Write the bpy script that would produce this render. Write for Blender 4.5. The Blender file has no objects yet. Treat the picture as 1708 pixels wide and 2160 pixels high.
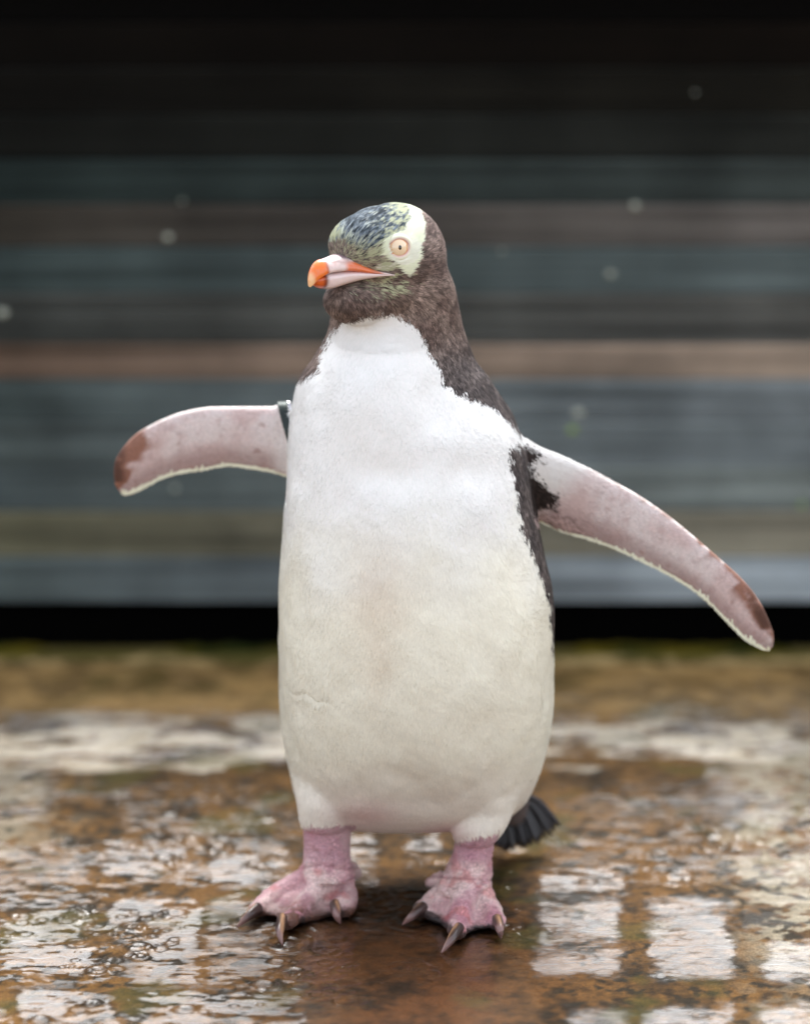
import bpy, bmesh, math, random
import numpy as np
from mathutils import Vector
from mathutils.bvhtree import BVHTree

S = bpy.context.scene
COL = S.collection
rng = np.random.default_rng(7)
random.seed(7)

# ------------------------------------------------------------------ camera
CAM_H, CAM_D, PITCH, FPX = 0.95, 2.55, math.radians(12.7), 5900.0
cam_d = bpy.data.cameras.new('camera')
cam = bpy.data.objects.new('camera', cam_d); COL.objects.link(cam)
cam.location = (0, -CAM_D, CAM_H)
cam.rotation_euler = (math.radians(90) - PITCH, 0, 0)
cam_d.sensor_fit = 'VERTICAL'; cam_d.sensor_height = 36; cam_d.sensor_width = 36
cam_d.lens = 36 * FPX / 2160
cam_d.clip_start = 0.05; cam_d.clip_end = 3000
cam_d.dof.use_dof = True
cam_d.dof.focus_distance = 2.515
cam_d.dof.aperture_fstop = 1.9
S.camera = cam

# ------------------------------------------------------------------ sky, sun, exposure
SUN_EL, SUN_AZ = 62, 8          # degrees above the horizon, degrees right of straight behind the board wall
w = bpy.data.worlds.new('World'); S.world = w; w.use_nodes = True
nt = w.node_tree; nt.nodes.clear()
sky = nt.nodes.new('ShaderNodeTexSky'); sky.sky_type = 'NISHITA'; sky.sun_disc = False
sky.sun_elevation = math.radians(SUN_EL); sky.sun_rotation = math.radians(SUN_AZ)
sky.air_density = 1.0; sky.dust_density = 2.5; sky.ozone_density = 1.0
hs = nt.nodes.new('ShaderNodeHueSaturation'); hs.inputs['Saturation'].default_value = 0.3
bg = nt.nodes.new('ShaderNodeBackground'); bg.inputs['Strength'].default_value = 0.15
wo = nt.nodes.new('ShaderNodeOutputWorld')
nt.links.new(sky.outputs[0], hs.inputs['Color']); nt.links.new(hs.outputs[0], bg.inputs[0]); nt.links.new(bg.outputs[0], wo.inputs[0])
sun_d = bpy.data.lights.new('sun', 'SUN'); sun_d.energy = 1.0; sun_d.angle = math.radians(36); sun_d.color = (1.0, 0.985, 0.965)
sun = bpy.data.objects.new('sun', sun_d); COL.objects.link(sun)
el, az = math.radians(SUN_EL), math.radians(SUN_AZ)
to_sun = Vector((math.sin(az) * math.cos(el), math.cos(az) * math.cos(el), math.sin(el)))
sun.rotation_euler = to_sun.to_track_quat('Z', 'Y').to_euler()
S.view_settings.view_transform = 'Standard'; S.view_settings.look = 'None'
S.view_settings.gamma = 1; S.view_settings.use_curve_mapping = False
S.view_settings.exposure = 1.58

# ------------------------------------------------------------------ measuring helpers (photo measures to metres)
Cv = np.array([0, -CAM_D, CAM_H])
Fv = np.array([0, math.cos(PITCH), -math.sin(PITCH)])
Uv = np.array([0, math.sin(PITCH), math.cos(PITCH)])
Rv = np.array([1.0, 0, 0])
def ray(u, v):
    return Fv + Rv * ((u - 854) / FPX) + Uv * ((1080 - v) / FPX)
def P(u, v, y):
    d = ray(u, v); return Cv + d * ((y + CAM_D) / d[1])
def G(u, v, z=0.0):
    d = ray(u, v); return Cv + d * ((z - CAM_H) / d[2])
def proj(p):
    q = np.asarray(p, float) - Cv
    f = q @ Fv
    return 854 + FPX * (q @ Rv) / f, 1080 - FPX * (q @ Uv) / f

def srgb(r, g, b):
    def f(c):
        c /= 255.0
        return c / 12.92 if c <= 0.04045 else ((c + 0.055) / 1.055) ** 2.4
    return np.array([f(r), f(g), f(b)])

def _hash(ix, iy, iz, s):
    h = (ix * 374761393 + iy * 668265263 + iz * 2147483647 + s * 974711) & 0xFFFFFFFF
    h = ((h ^ (h >> 13)) * 1274126177) & 0xFFFFFFFF
    h = (h ^ (h >> 16)) & 0xFFFFFFFF
    return h / 4294967295.0
ROT = np.array([[0.68, -0.54, 0.50], [0.61, 0.79, 0.03], [-0.41, 0.28, 0.87]])
def vnoise(p, scale, seed=0):
    p = (np.asarray(p, float) @ ROT.T) * scale + 7.3
    i = np.floor(p).astype(np.int64); f = p - i; f = f * f * (3 - 2 * f)
    r = 0
    for dx in (0, 1):
        for dy in (0, 1):
            for dz in (0, 1):
                wgt = (f[:, 0] if dx else 1 - f[:, 0]) * (f[:, 1] if dy else 1 - f[:, 1]) * (f[:, 2] if dz else 1 - f[:, 2])
                r = r + wgt * _hash(i[:, 0] + dx, i[:, 1] + dy, i[:, 2] + dz, seed)
    return r
def fbm(p, scale, seed=0, octv=4, gain=0.5):
    r, a, t = 0, 1.0, 0
    for k in range(octv):
        r = r + a * vnoise(p, scale * 2 ** k, seed + k * 17); t += a; a *= gain
    return r / t
def sstep(a, b, x):
    t = np.clip((x - a) / (b - a), 0, 1); return t * t * (3 - 2 * t)
def inpoly(u, v, poly):
    res = np.zeros(len(u), bool); n = len(poly)
    for k in range(n):
        x0, y0 = poly[k]; x1, y1 = poly[(k + 1) % n]
        c = ((y0 > v) != (y1 > v))
        xi = (x1 - x0) * (v - y0) / ((y1 - y0) if y1 != y0 else 1e-9) + x0
        res ^= c & (u < xi)
    return res
def interp(tab, x, k):
    return np.interp(x, [t[0] for t in tab], [t[k] for t in tab])
def lerp(a, b, t):
    return a + (b - a) * np.asarray(t)[:, None]

# ------------------------------------------------------------------ object helpers
def link(o, parent=None):
    COL.objects.link(o)
    if parent is not None: o.parent = parent
    return o
def tag(o, label=None, cat=None, group=None, kind=None):
    if label: o['label'] = label
    if cat: o['category'] = cat
    if group: o['group'] = group
    if kind: o['kind'] = kind
    return o
def empty(name, loc=(0, 0, 0)):
    o = bpy.data.objects.new(name, None); o.location = loc; o.empty_display_size = 0.1
    return link(o)
def fastmesh(name, V, F, colors=None, smooth=True):
    """V (n,3), F (m,k) with one k"""
    me = bpy.data.meshes.new(name)
    V = np.asarray(V, np.float32); F = np.asarray(F, np.int32)
    me.vertices.add(len(V)); me.vertices.foreach_set('co', V.ravel())
    k = F.shape[1]
    me.loops.add(F.size); me.loops.foreach_set('vertex_index', F.ravel())
    me.polygons.add(len(F))
    me.polygons.foreach_set('loop_start', np.arange(0, F.size, k, dtype=np.int32))
    if smooth: me.polygons.foreach_set('use_smooth', np.ones(len(F), bool))
    me.update(calc_edges=True); me.validate()
    if colors is not None: setcol(me, colors)
    return me
def setcol(me, c, name='Col'):
    a = me.color_attributes.get(name) or me.color_attributes.new(name, 'FLOAT_COLOR', 'POINT')
    c4 = np.ones((len(me.vertices), 4), np.float32); c4[:, :c.shape[1]] = c
    a.data.foreach_set('color', c4.ravel())
def setf(me, name, val):
    a = me.attributes.new(name, 'FLOAT', 'POINT'); a.data.foreach_set('value', np.asarray(val, np.float32))
def pymesh(name, V, F, smooth=True):
    me = bpy.data.meshes.new(name)
    me.from_pydata([tuple(map(float, v)) for v in V], [], F); me.update()
    if smooth:
        for p in me.polygons: p.use_smooth = True
    return me
def loft(rings, closed=True):
    """rings: list of (m,3) arrays -> V, F with capped ends (fans)"""
    R = np.array(rings); n, m = R.shape[:2]
    V = [tuple(p) for r in R for p in r]; F = []
    for i in range(n - 1):
        for j in range(m):
            a = i * m + j; b = i * m + (j + 1) % m
            F.append((a, b, b + m, a + m))
    if closed:
        c0 = len(V); V.append(tuple(R[0].mean(0))); c1 = len(V); V.append(tuple(R[-1].mean(0)))
        for j in range(m):
            F.append((c0, (j + 1) % m, j)); F.append((c1, (n - 1) * m + j, (n - 1) * m + (j + 1) % m))
    return V, F
def catmull(pts, per=6):
    pts = np.array(pts, float); out = []
    Q = np.vstack([2 * pts[0] - pts[1], pts, 2 * pts[-1] - pts[-2]])
    for i in range(1, len(Q) - 2):
        for k in range(per):
            t = k / per
            out.append(0.5 * ((2 * Q[i]) + (-Q[i - 1] + Q[i + 1]) * t + (2 * Q[i - 1] - 5 * Q[i] + 4 * Q[i + 1] - Q[i + 2]) * t * t + (-Q[i - 1] + 3 * Q[i] - 3 * Q[i + 1] + Q[i + 2]) * t ** 3))
    out.append(pts[-1]); return np.array(out)
def tube_rings(path, radii, m=16, flat=1.0, upv=(0, 0, 1)):
    path = np.array(path, float); rings = []
    for i, p in enumerate(path):
        t = path[min(i + 1, len(path) - 1)] - path[max(i - 1, 0)]; t /= np.linalg.norm(t) + 1e-12
        s = np.cross(t, upv); s /= np.linalg.norm(s) + 1e-12
        n = np.cross(s, t)
        r = radii[i]
        th = np.linspace(0, 2 * math.pi, m, endpoint=False)
        rings.append(p + np.outer(np.cos(th) * r, s) + np.outer(np.sin(th) * r * flat, n))
    return rings

# ------------------------------------------------------------------ material helpers
def mat(name):
    m = bpy.data.materials.new(name); m.use_nodes = True
    return m, m.node_tree, m.node_tree.nodes['Principled BSDF']
def nd(nt, t, **kw):
    n = nt.nodes.new(t)
    for k, v in kw.items(): setattr(n, k, v)
    return n
def attr_mat(name, rough=0.6, spec=0.4, sss=0.0, bump=0.0, bscale=400, sheen=0.0, var=0.0, coat=0.0):
    m, nt, b = mat(name)
    a = nd(nt, 'ShaderNodeAttribute', attribute_name='Col')
    src = a.outputs['Color']
    tc = nd(nt, 'ShaderNodeTexCoord')
    if var > 0:
        nz = nd(nt, 'ShaderNodeTexNoise'); nz.inputs['Scale'].default_value = 260; nz.inputs['Detail'].default_value = 3
        nt.links.new(tc.outputs['Object'], nz.inputs['Vector'])
        mr = nd(nt, 'ShaderNodeMapRange'); mr.inputs['From Min'].default_value = 0.25; mr.inputs['From Max'].default_value = 0.75
        mr.inputs['To Min'].default_value = 1 - var; mr.inputs['To Max'].default_value = 1 + var
        nt.links.new(nz.outputs[0], mr.inputs['Value'])
        mx = nd(nt, 'ShaderNodeVectorMath', operation='SCALE')
        nt.links.new(src, mx.inputs[0]); nt.links.new(mr.outputs[0], mx.inputs['Scale']); src = mx.outputs[0]
    nt.links.new(src, b.inputs['Base Color'])
    b.inputs['Roughness'].default_value = rough; b.inputs['Specular IOR Level'].default_value = spec
    b.inputs['Sheen Weight'].default_value = sheen
    b.inputs['Coat Weight'].default_value = coat; b.inputs['Coat Roughness'].default_value = 0.12
    if sss > 0:
        b.inputs['Subsurface Weight'].default_value = sss
        b.inputs['Subsurface Radius'].default_value = (0.006, 0.0025, 0.0018); b.inputs['Subsurface Scale'].default_value = 1.0
    if bump > 0:
        n2 = nd(nt, 'ShaderNodeTexNoise'); n2.inputs['Scale'].default_value = bscale; n2.inputs['Detail'].default_value = 4
        nt.links.new(tc.outputs['Object'], n2.inputs['Vector'])
        bp = nd(nt, 'ShaderNodeBump'); bp.inputs['Strength'].default_value = bump; bp.inputs['Distance'].default_value = 0.001
        nt.links.new(n2.outputs[0], bp.inputs['Height']); nt.links.new(bp.outputs[0], b.inputs['Normal'])
    return m
def add_scales(m, scale, strength, vec=(1, 1, 1), dark=0.8):
    nt = m.node_tree; b = nt.nodes['Principled BSDF']
    tc = nd(nt, 'ShaderNodeTexCoord'); mp = nd(nt, 'ShaderNodeMapping'); mp.inputs['Scale'].default_value = vec
    vo = nd(nt, 'ShaderNodeTexVoronoi', feature='DISTANCE_TO_EDGE'); vo.inputs['Scale'].default_value = scale
    nt.links.new(tc.outputs['Object'], mp.inputs[0]); nt.links.new(mp.outputs[0], vo.inputs['Vector'])
    mr = nd(nt, 'ShaderNodeMapRange'); mr.inputs['From Max'].default_value = 0.12
    nt.links.new(vo.outputs['Distance'], mr.inputs['Value'])
    old = b.inputs['Normal'].links[0].from_socket if b.inputs['Normal'].links else None
    bp = nd(nt, 'ShaderNodeBump'); bp.inputs['Strength'].default_value = strength; bp.inputs['Distance'].default_value = 0.0008
    nt.links.new(mr.outputs[0], bp.inputs['Height'])
    if old: nt.links.new(old, bp.inputs['Normal'])
    nt.links.new(bp.outputs[0], b.inputs['Normal'])
    oc = b.inputs['Base Color'].links[0].from_socket
    m2 = nd(nt, 'ShaderNodeMapRange'); m2.inputs['To Min'].default_value = dark; m2.inputs['From Max'].default_value = 0.15
    nt.links.new(vo.outputs['Distance'], m2.inputs['Value'])
    sc = nd(nt, 'ShaderNodeVectorMath', operation='SCALE'); nt.links.new(oc, sc.inputs[0]); nt.links.new(m2.outputs[0], sc.inputs['Scale'])
    nt.links.new(sc.outputs[0], b.inputs['Base Color'])
    return m
def flat_mat(name, c, rough=0.5, spec=0.5, metal=0.0, coat=0.0):
    m, nt, b = mat(name)
    b.inputs['Base Color'].default_value = (*map(float, c), 1); b.inputs['Roughness'].default_value = rough
    b.inputs['Specular IOR Level'].default_value = spec; b.inputs['Metallic'].default_value = metal
    b.inputs['Coat Weight'].default_value = coat; b.inputs['Coat Roughness'].default_value = 0.05
    return m

# ================================================================== BOARD WALL
WALL_Y = float(G(854, 1372)[1])
def wz(v): return float(P(854, v, WALL_Y)[2])
# v top, v bottom, colour at the left end, colour at the right end (weathered hues, with shade at the top and light at the right painted in)
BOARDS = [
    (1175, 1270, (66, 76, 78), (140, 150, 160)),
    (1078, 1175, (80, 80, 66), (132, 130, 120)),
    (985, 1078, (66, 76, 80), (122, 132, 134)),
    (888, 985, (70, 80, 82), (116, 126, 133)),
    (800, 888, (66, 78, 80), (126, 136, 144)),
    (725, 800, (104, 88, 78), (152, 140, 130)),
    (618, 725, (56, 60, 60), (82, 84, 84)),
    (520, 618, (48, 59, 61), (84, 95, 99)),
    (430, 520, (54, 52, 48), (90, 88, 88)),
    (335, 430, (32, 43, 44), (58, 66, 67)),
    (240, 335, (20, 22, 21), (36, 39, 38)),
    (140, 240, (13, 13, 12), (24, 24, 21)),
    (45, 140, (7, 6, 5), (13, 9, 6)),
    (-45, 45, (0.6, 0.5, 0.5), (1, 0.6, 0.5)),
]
def board_material():
    m, nt, b = mat('weathered_timber_painted_shade')
    a = nd(nt, 'ShaderNodeAttribute', attribute_name='Col')
    tc = nd(nt, 'ShaderNodeTexCoord')
    mp = nd(nt, 'ShaderNodeMapping'); mp.inputs['Scale'].default_value = (1.6, 20, 85)
    n1 = nd(nt, 'ShaderNodeTexNoise'); n1.inputs['Scale'].default_value = 1.0; n1.inputs['Detail'].default_value = 9
    nt.links.new(tc.outputs['Object'], mp.inputs[0]); nt.links.new(mp.outputs[0], n1.inputs['Vector'])
    mr = nd(nt, 'ShaderNodeMapRange'); mr.inputs['From Min'].default_value = 0.3; mr.inputs['From Max'].default_value = 0.7
    mr.inputs['To Min'].default_value = 0.55; mr.inputs['To Max'].default_value = 1.5
    nt.links.new(n1.outputs[0], mr.inputs['Value'])
    n3 = nd(nt, 'ShaderNodeTexNoise'); n3.inputs['Scale'].default_value = 5.0; n3.inputs['Detail'].default_value = 4
    nt.links.new(tc.outputs['Object'], n3.inputs['Vector'])
    mr3 = nd(nt, 'ShaderNodeMapRange'); mr3.inputs['From Min'].default_value = 0.3; mr3.inputs['From Max'].default_value = 0.7
    mr3.inputs['To Min'].default_value = 0.6; mr3.inputs['To Max'].default_value = 1.4
    nt.links.new(n3.outputs[0], mr3.inputs['Value'])
    mm = nd(nt, 'ShaderNodeMath', operation='MULTIPLY'); nt.links.new(mr.outputs[0], mm.inputs[0]); nt.links.new(mr3.outputs[0], mm.inputs[1])
    sc = nd(nt, 'ShaderNodeVectorMath', operation='SCALE')
    nt.links.new(a.outputs['Color'], sc.inputs[0]); nt.links.new(mm.outputs[0], sc.inputs['Scale'])
    nt.links.new(sc.outputs[0], b.inputs['Base Color'])
    b.inputs['Roughness'].default_value = 0.55; b.inputs['Specular IOR Level'].default_value = 0.07
    bp = nd(nt, 'ShaderNodeBump'); bp.inputs['Strength'].default_value = 0.4; bp.inputs['Distance'].default_value = 0.002
    nt.links.new(n1.outputs[0], bp.inputs['Height']); nt.links.new(bp.outputs[0], b.inputs['Normal'])
    return m
M_BOARD = board_material()
BOARD_GAIN = np.array([1.14, 1.10, 1.02])
wall = empty('board_wall', (0, WALL_Y, 0))
tag(wall, 'wall of horizontal grooved timber boards, grey and brown below, shade painted in towards the top, behind the penguin', 'wall')
def make_board(z0, z1, cl, cr, y, i):
    n = 9; pad = 0.0011; h = z1 - z0 - 2 * pad
    prof = [(0.024, 0)]
    step = h / n
    prof.append((0.001, 0.0))
    for k in range(n):
        a = k * step
        prof += [(0.0, a + step * 0.12), (0.0, a + step * 0.6)]
        if k < n - 1: prof += [(0.0026, a + step * 0.72), (0.0026, a + step * 0.95)]
    prof += [(0.001, h), (0.024, h)]
    xs = np.linspace(-2.4, 2.4, 37)
    V, F, Cc = [], [], []
    m = len(prof)
    wob = rng.normal(0, 0.0007, len(xs)); tilt = rng.normal(0, 0.001)
    for q, x in enumerate(xs):
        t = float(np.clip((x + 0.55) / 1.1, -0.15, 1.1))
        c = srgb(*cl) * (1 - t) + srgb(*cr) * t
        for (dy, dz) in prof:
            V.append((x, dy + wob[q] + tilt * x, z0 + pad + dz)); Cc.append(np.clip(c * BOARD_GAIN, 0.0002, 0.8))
    for q in range(len(xs) - 1):
        for j in range(m - 1):
            a = q * m + j; F.append((a, a + m, a + m + 1, a + 1))
    me = pymesh('board', V, F, smooth=False); setcol(me, np.array(Cc)); me.materials.append(M_BOARD)
    o = bpy.data.objects.new('board', me); link(o, wall)
    if 725 <= BOARDS[i][0] <= 727: o['label'] = 'pinkish brown weathered board'
    return o
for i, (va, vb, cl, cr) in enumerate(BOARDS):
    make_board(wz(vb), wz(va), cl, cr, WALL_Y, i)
def boxmesh(x0, x1, y0, y1, z0, z1):
    V = [(x, y, z) for x in (x0, x1) for y in (y0, y1) for z in (z0, z1)]
    F = [(0, 1, 3, 2), (4, 6, 7, 5), (0, 4, 5, 1), (2, 3, 7, 6), (0, 2, 6, 4), (1, 5, 7, 3)]
    return V, F
def boxobj(name, dims, m, parent=None, bev=0.0):
    V, F = boxmesh(*dims); me = pymesh(name, V, F, smooth=False); me.materials.append(m)
    o = bpy.data.objects.new(name, me); link(o, parent)
    if bev:
        bm = o.modifiers.new('bevel', 'BEVEL'); bm.width = bev; bm.segments = 2
    return o
M_DARK = flat_mat('black_timber_and_gap_shade', (0.0015, 0.0015, 0.0015), 1.0, 0.0)
boxobj('back_panel', (-2.4, 2.4, 0.03, 0.05, wz(1270) + 0.035, wz(-45)), M_DARK, wall)
boxobj('gap_shade_panel', (-2.4, 2.4, 0.026, 0.029, -0.01, wz(1270) + 0.002), M_DARK, wall)  # black sheet standing in for the shade of the open gap below the boards
boxobj('underside', (-2.4, 2.4, 0.052, 0.3, wz(1270) + 0.004, wz(1270) + 0.03), M_DARK, wall)
boxobj('shade_capping', (-2.4, 2.4, -0.05, 0.08, wz(-45) + 0.002, wz(-45) + 0.03), M_DARK, wall, 0.003)  # unseen overhang added above the view to shade the top boards
for x in (-2.2, -1.2, -0.6, 0.62, 1.25, 2.2):
    boxobj('post', (x - 0.025, x + 0.025, 0.06, 0.11, 0.0, wz(-45)), M_DARK, wall, 0.002)
# pale droppings and lichen on the boards
M_DROP = flat_mat('pale_lichen', (0.42, 0.45, 0.38), 0.8, 0.2)
M_LIME = flat_mat('green_lichen', (0.25, 0.38, 0.08), 0.8, 0.2)
for k, (u, v, r, g) in enumerate([(1338, 433, 5, 0), (1287, 578, 4.5, 0), (355, 500, 4.5, 0), (6, 660, 6, 0), (1207, 906, 5, 1), (1220, 870, 6, 0), (1465, 195, 2.2, 0),
                   (1058, 530, 2.5, 0), (385, 424, 2.2, 0), (370, 1030, 3.5, 0), (1690, 1065, 3.5, 1), (1350, 1120, 3, 0)]):
    p = P(u, v, WALL_Y)
    rr = r * 0.001; n = 10
    V = [(p[0], -0.0042, p[2])] + [(p[0] + rr * math.cos(a) * (0.8 + 0.5 * random.random()), -0.0012, p[2] + rr * math.sin(a) * (0.6 + 0.5 * random.random())) for a in np.linspace(0, 2 * math.pi, n, endpoint=False)]
    V += [(q[0], 0.003, q[2]) for q in V[1:]]
    F = [(0, 1 + (j + 1) % n, 1 + j) for j in range(n)] + [(1 + j, 1 + (j + 1) % n, 1 + n + (j + 1) % n, 1 + n + j) for j in range(n)]
    me = pymesh('lichen_spot', V, F); me.materials.append(M_LIME if g else M_DROP)
    link(bpy.data.objects.new('lichen_spot', me), wall)

# ================================================================== GROUND
def grid(x0, x1, y0, y1, nx, ny):
    X, Y = np.meshgrid(np.linspace(x0, x1, nx), np.linspace(y0, y1, ny))
    V = np.stack([X.ravel(), Y.ravel(), np.zeros(nx * ny)], 1)
    i = np.arange((nx - 1) * (ny - 1)); r = i // (nx - 1); c = i % (nx - 1); a = r * nx + c
    return V, np.stack([a, a + 1, a + nx + 1, a + nx], 1)

# how wet it is, in floor measures: rain film patches on the slab, sky-reflection outlines put into their shape (u0,v0,u1,v1 from the photo)
PATCH = [(-60, 1500, 610, 1612, 1.0), (1150, 1500, 1780, 1600, 1.0),
         (-40, 1560, 120, 1740, 0.6), (1480, 1560, 1800, 1750, 0.7),
         (215, 1775, 402, 1850, 0.95), (442, 1765, 600, 1870, 0.85), (730, 1755, 800, 1880, 0.9), (860, 1765, 930, 1830, 0.8), (760, 1940, 800, 1975, 0.8),
         (-40, 1780, 170, 1880, 0.6), (5, 1905, 180, 2055, 1.0), (245, 1895, 410, 2070, 0.75), (430, 1900, 560, 2080, 0.55),
         (40, 2085, 240, 2200, 0.9), (300, 2095, 640, 2200, 0.85),
         (1140, 1835, 1312, 1880, 0.8), (1140, 1892, 1312, 2055, 1.0), (1368, 1892, 1545, 2062, 1.0), (1370, 1800, 1560, 1870, 0.5),
         (1612, 1990, 1780, 2072, 1.0), (1190, 2128, 1318, 2220, 0.95), (1348, 2128, 1545, 2220, 0.95), (1600, 2120, 1780, 2220, 0.9),
         (1165, 1690, 1520, 1830, 0.4), (1560, 1760, 1780, 1960, 0.45)]
def wet_fields(V):
    n = len(V)
    V3 = V.copy(); V3[:, 2] = 0
    wu = (fbm(V3, 14, 3) - 0.5) * 60; wv = (fbm(V3, 14, 9) - 0.5) * 40
    wu += (fbm(V3, 70, 5) - 0.5) * 48; wv += (fbm(V3, 70, 6) - 0.5) * 34
    u, v = proj(V3)
    uu, vv = u + wu, v + wv
    film = np.zeros(n)
    for (a, b, c, d, s) in PATCH:
        e = 20 if a > 1100 and b > 1850 else 10
        m = sstep(a - e, a + e, uu) * (1 - sstep(c - e, c + e, uu)) * sstep(b - e, b + e, vv) * (1 - sstep(d - e, d + e, vv))
        film = np.maximum(film, m * s)
    Vs = V3 * np.array([0.6, 1.5, 1.0])
    fleck = fbm(Vs, 95, 701, 3); fl2 = fbm(Vs, 60, 702, 4)
    rgt_ = (u > 1100) * (v > 1850)
    film = film * (1 - 0.9 * (1 - 0.55 * rgt_) * sstep(0.59, 0.65, fleck)) * (1 - 0.85 * (1 - 0.7 * rgt_) * sstep(0.6, 0.65, fbm(Vs, 42, 708, 3))) * (0.75 + 0.5 * sstep(0.35, 0.6, fbm(V3, 20, 705, 3))) 
    # drizzle-speckled wet concrete left and right of the penguin
    side = (1 - sstep(560, 700, u + wu * 2)) + sstep(1120, 1190, u + wu)
    zone = np.clip(side, 0, 1) * sstep(1620, 1680, v) * (1 - 0.8 * sstep(2060, 2110, v))
    zone *= sstep(0.33, 0.45, fbm(V3, 9, 703, 3)) * (1 - 0.9 * (u > 1100) * sstep(1850, 1885, v)) 
    film = np.maximum(film, zone * 0.72 * sstep(0.47, 0.53, fl2) * (1 - sstep(0.53, 0.58, fbm(Vs, 140, 706, 2)) * 0.8))
    return u, v, film
def painted_reflection_band(V, u, v):
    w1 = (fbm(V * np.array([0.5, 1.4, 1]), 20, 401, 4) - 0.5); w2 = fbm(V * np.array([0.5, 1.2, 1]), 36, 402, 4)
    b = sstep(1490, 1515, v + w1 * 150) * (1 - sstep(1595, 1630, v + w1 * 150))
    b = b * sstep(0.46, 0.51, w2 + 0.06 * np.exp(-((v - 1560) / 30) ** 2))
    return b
M_GROUND, nt, b = mat('wet_concrete')
a = nd(nt, 'ShaderNodeAttribute', attribute_name='Col'); nt.links.new(a.outputs['Color'], b.inputs['Base Color'])
tc = nd(nt, 'ShaderNodeTexCoord')
n1 = nd(nt, 'ShaderNodeTexNoise'); n1.inputs['Scale'].default_value = 420; n1.inputs['Detail'].default_value = 4
nt.links.new(tc.outputs['Object'], n1.inputs['Vector'])
vs = nd(nt, 'ShaderNodeMapRange'); vs.inputs['From Min'].default_value = 0.3; vs.inputs['From Max'].default_value = 0.7; vs.inputs['To Min'].default_value = 0.65; vs.inputs['To Max'].default_value = 1.4
nt.links.new(n1.outputs[0], vs.inputs['Value'])
sc = nd(nt, 'ShaderNodeVectorMath', operation='SCALE'); nt.links.new(a.outputs['Color'], sc.inputs[0]); nt.links.new(vs.outputs[0], sc.inputs['Scale']); nt.links.new(sc.outputs[0], b.inputs['Base Color'])
b.inputs['Roughness'].default_value = 0.7; b.inputs['Specular IOR Level'].default_value = 0.25
bp = nd(nt, 'ShaderNodeBump'); bp.inputs['Strength'].default_value = 0.5; bp.inputs['Distance'].default_value = 0.0015
nt.links.new(n1.outputs[0], bp.inputs['Height']); nt.links.new(bp.outputs[0], b.inputs['Normal'])

def ground_color(V, u, v, far=False):
    n1 = fbm(V, 9, 21, 5); n2 = fbm(V, 40, 33, 4); n3 = fbm(V, 22, 44, 4)
    br = srgb(124, 92, 47); dk = srgb(38, 27, 14); pale = srgb(168, 164, 148); och = srgb(216, 186, 130)
    red = np.exp(-(((u - 880) / 330) ** 2)) * sstep(1800, 1950, v)
    c = lerp(np.tile(dk, (len(V), 1)), br * (1 - red[:, None]) + srgb(108, 70, 38) * red[:, None], sstep(0.34, 0.62, n2 * 0.3 + n1 * 0.35 + fbm(V, 130, 22, 3) * 0.35))
    backband = (1 - sstep(1470, 1540, v)) 
    c = lerp(c, och, backband * (0.45 + 0.5 * sstep(0.38, 0.58, n2 * 0.6 + n1 * 0.4)))
    rgt = sstep(1480, 1640, u + (n1 - 0.5) * 260) * sstep(1480, 1560, v) * (1 - 0.75 * sstep(1960, 2080, v))
    lft = (1 - sstep(0, 200, u + (n1 - 0.5) * 300)) * (1 - sstep(1750, 1950, v)) * sstep(1480, 1560, v)
    c = lerp(c, pale, np.clip(rgt + lft * 0.7, 0, 1) * sstep(0.46, 0.54, n3 * 0.5 + fbm(V, 100, 45, 3) * 0.5) * 0.9)
    band = painted_reflection_band(V, u, v)
    c = lerp(c, srgb(222, 218, 206), band * 0.92)  # pale band paints a bright reflection near the wall into the slab colour
    c = lerp(c, srgb(34, 32, 24), sstep(0.58, 0.66, fbm(V, 75, 46, 3)) * (sstep(1640, 1700, v) * ((1 - sstep(560, 700, u)) + sstep(1120, 1200, u)) * 0.8 + 0.1))
    # algae
    c = lerp(c, srgb(85, 82, 30), sstep(0.6, 0.72, fbm(V, 13, 77)) * 0.55)
    moss = 1 - sstep(1378, 1405, v + (n2 - 0.5) * 40)
    c = lerp(c, srgb(70, 66, 14), moss * 0.9)
    return c
V, F = grid(-0.62, 0.62, -0.48, WALL_Y + 0.13, 560, 640)
u, v, film = wet_fields(V)
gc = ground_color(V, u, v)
relief = (fbm(V, 30, 55, 4) - 0.5) * 0.004 + (fbm(V, 120, 56, 3) - 0.5) * 0.0016 + (fbm(V, 6, 58, 2) - 0.5) * 0.004
V[:, 2] = relief - 0.0025
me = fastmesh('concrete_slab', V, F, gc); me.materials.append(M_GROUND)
o = link(bpy.data.objects.new('concrete_ground', me)); tag(o, kind='structure')
# the slab going on beyond the picture
V2, F2 = [], []
ring = [(-0.62, -0.48), (0.62, -0.48), (0.62, WALL_Y + 0.13), (-0.62, WALL_Y + 0.13)]
out1 = [(-4, -4), (4, -4), (4, 5), (-4, 5)]; out2 = [(-900, -900), (900, -900), (900, 900), (-900, 900)]
V2 = [(x, y, -0.018) for x, y in ring + out1 + out2]
F2 = [(k, 4 + k, 4 + (k + 1) % 4, (k + 1) % 4) for k in range(4)] + [(4 + k, 8 + k, 8 + (k + 1) % 4, 4 + (k + 1) % 4) for k in range(4)]
F2 = [tuple(reversed(f)) for f in F2]
me = pymesh('outer_ground', V2, F2, False); setcol(me, np.tile(srgb(130, 98, 62), (12, 1))); me.materials.append(M_GROUND)
bm = bmesh.new(); bm.from_mesh(me); bmesh.ops.recalc_face_normals(bm, faces=bm.faces); bm.to_mesh(me); bm.free()
tag(link(bpy.data.objects.new('outer_ground', me)), kind='structure')

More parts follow.
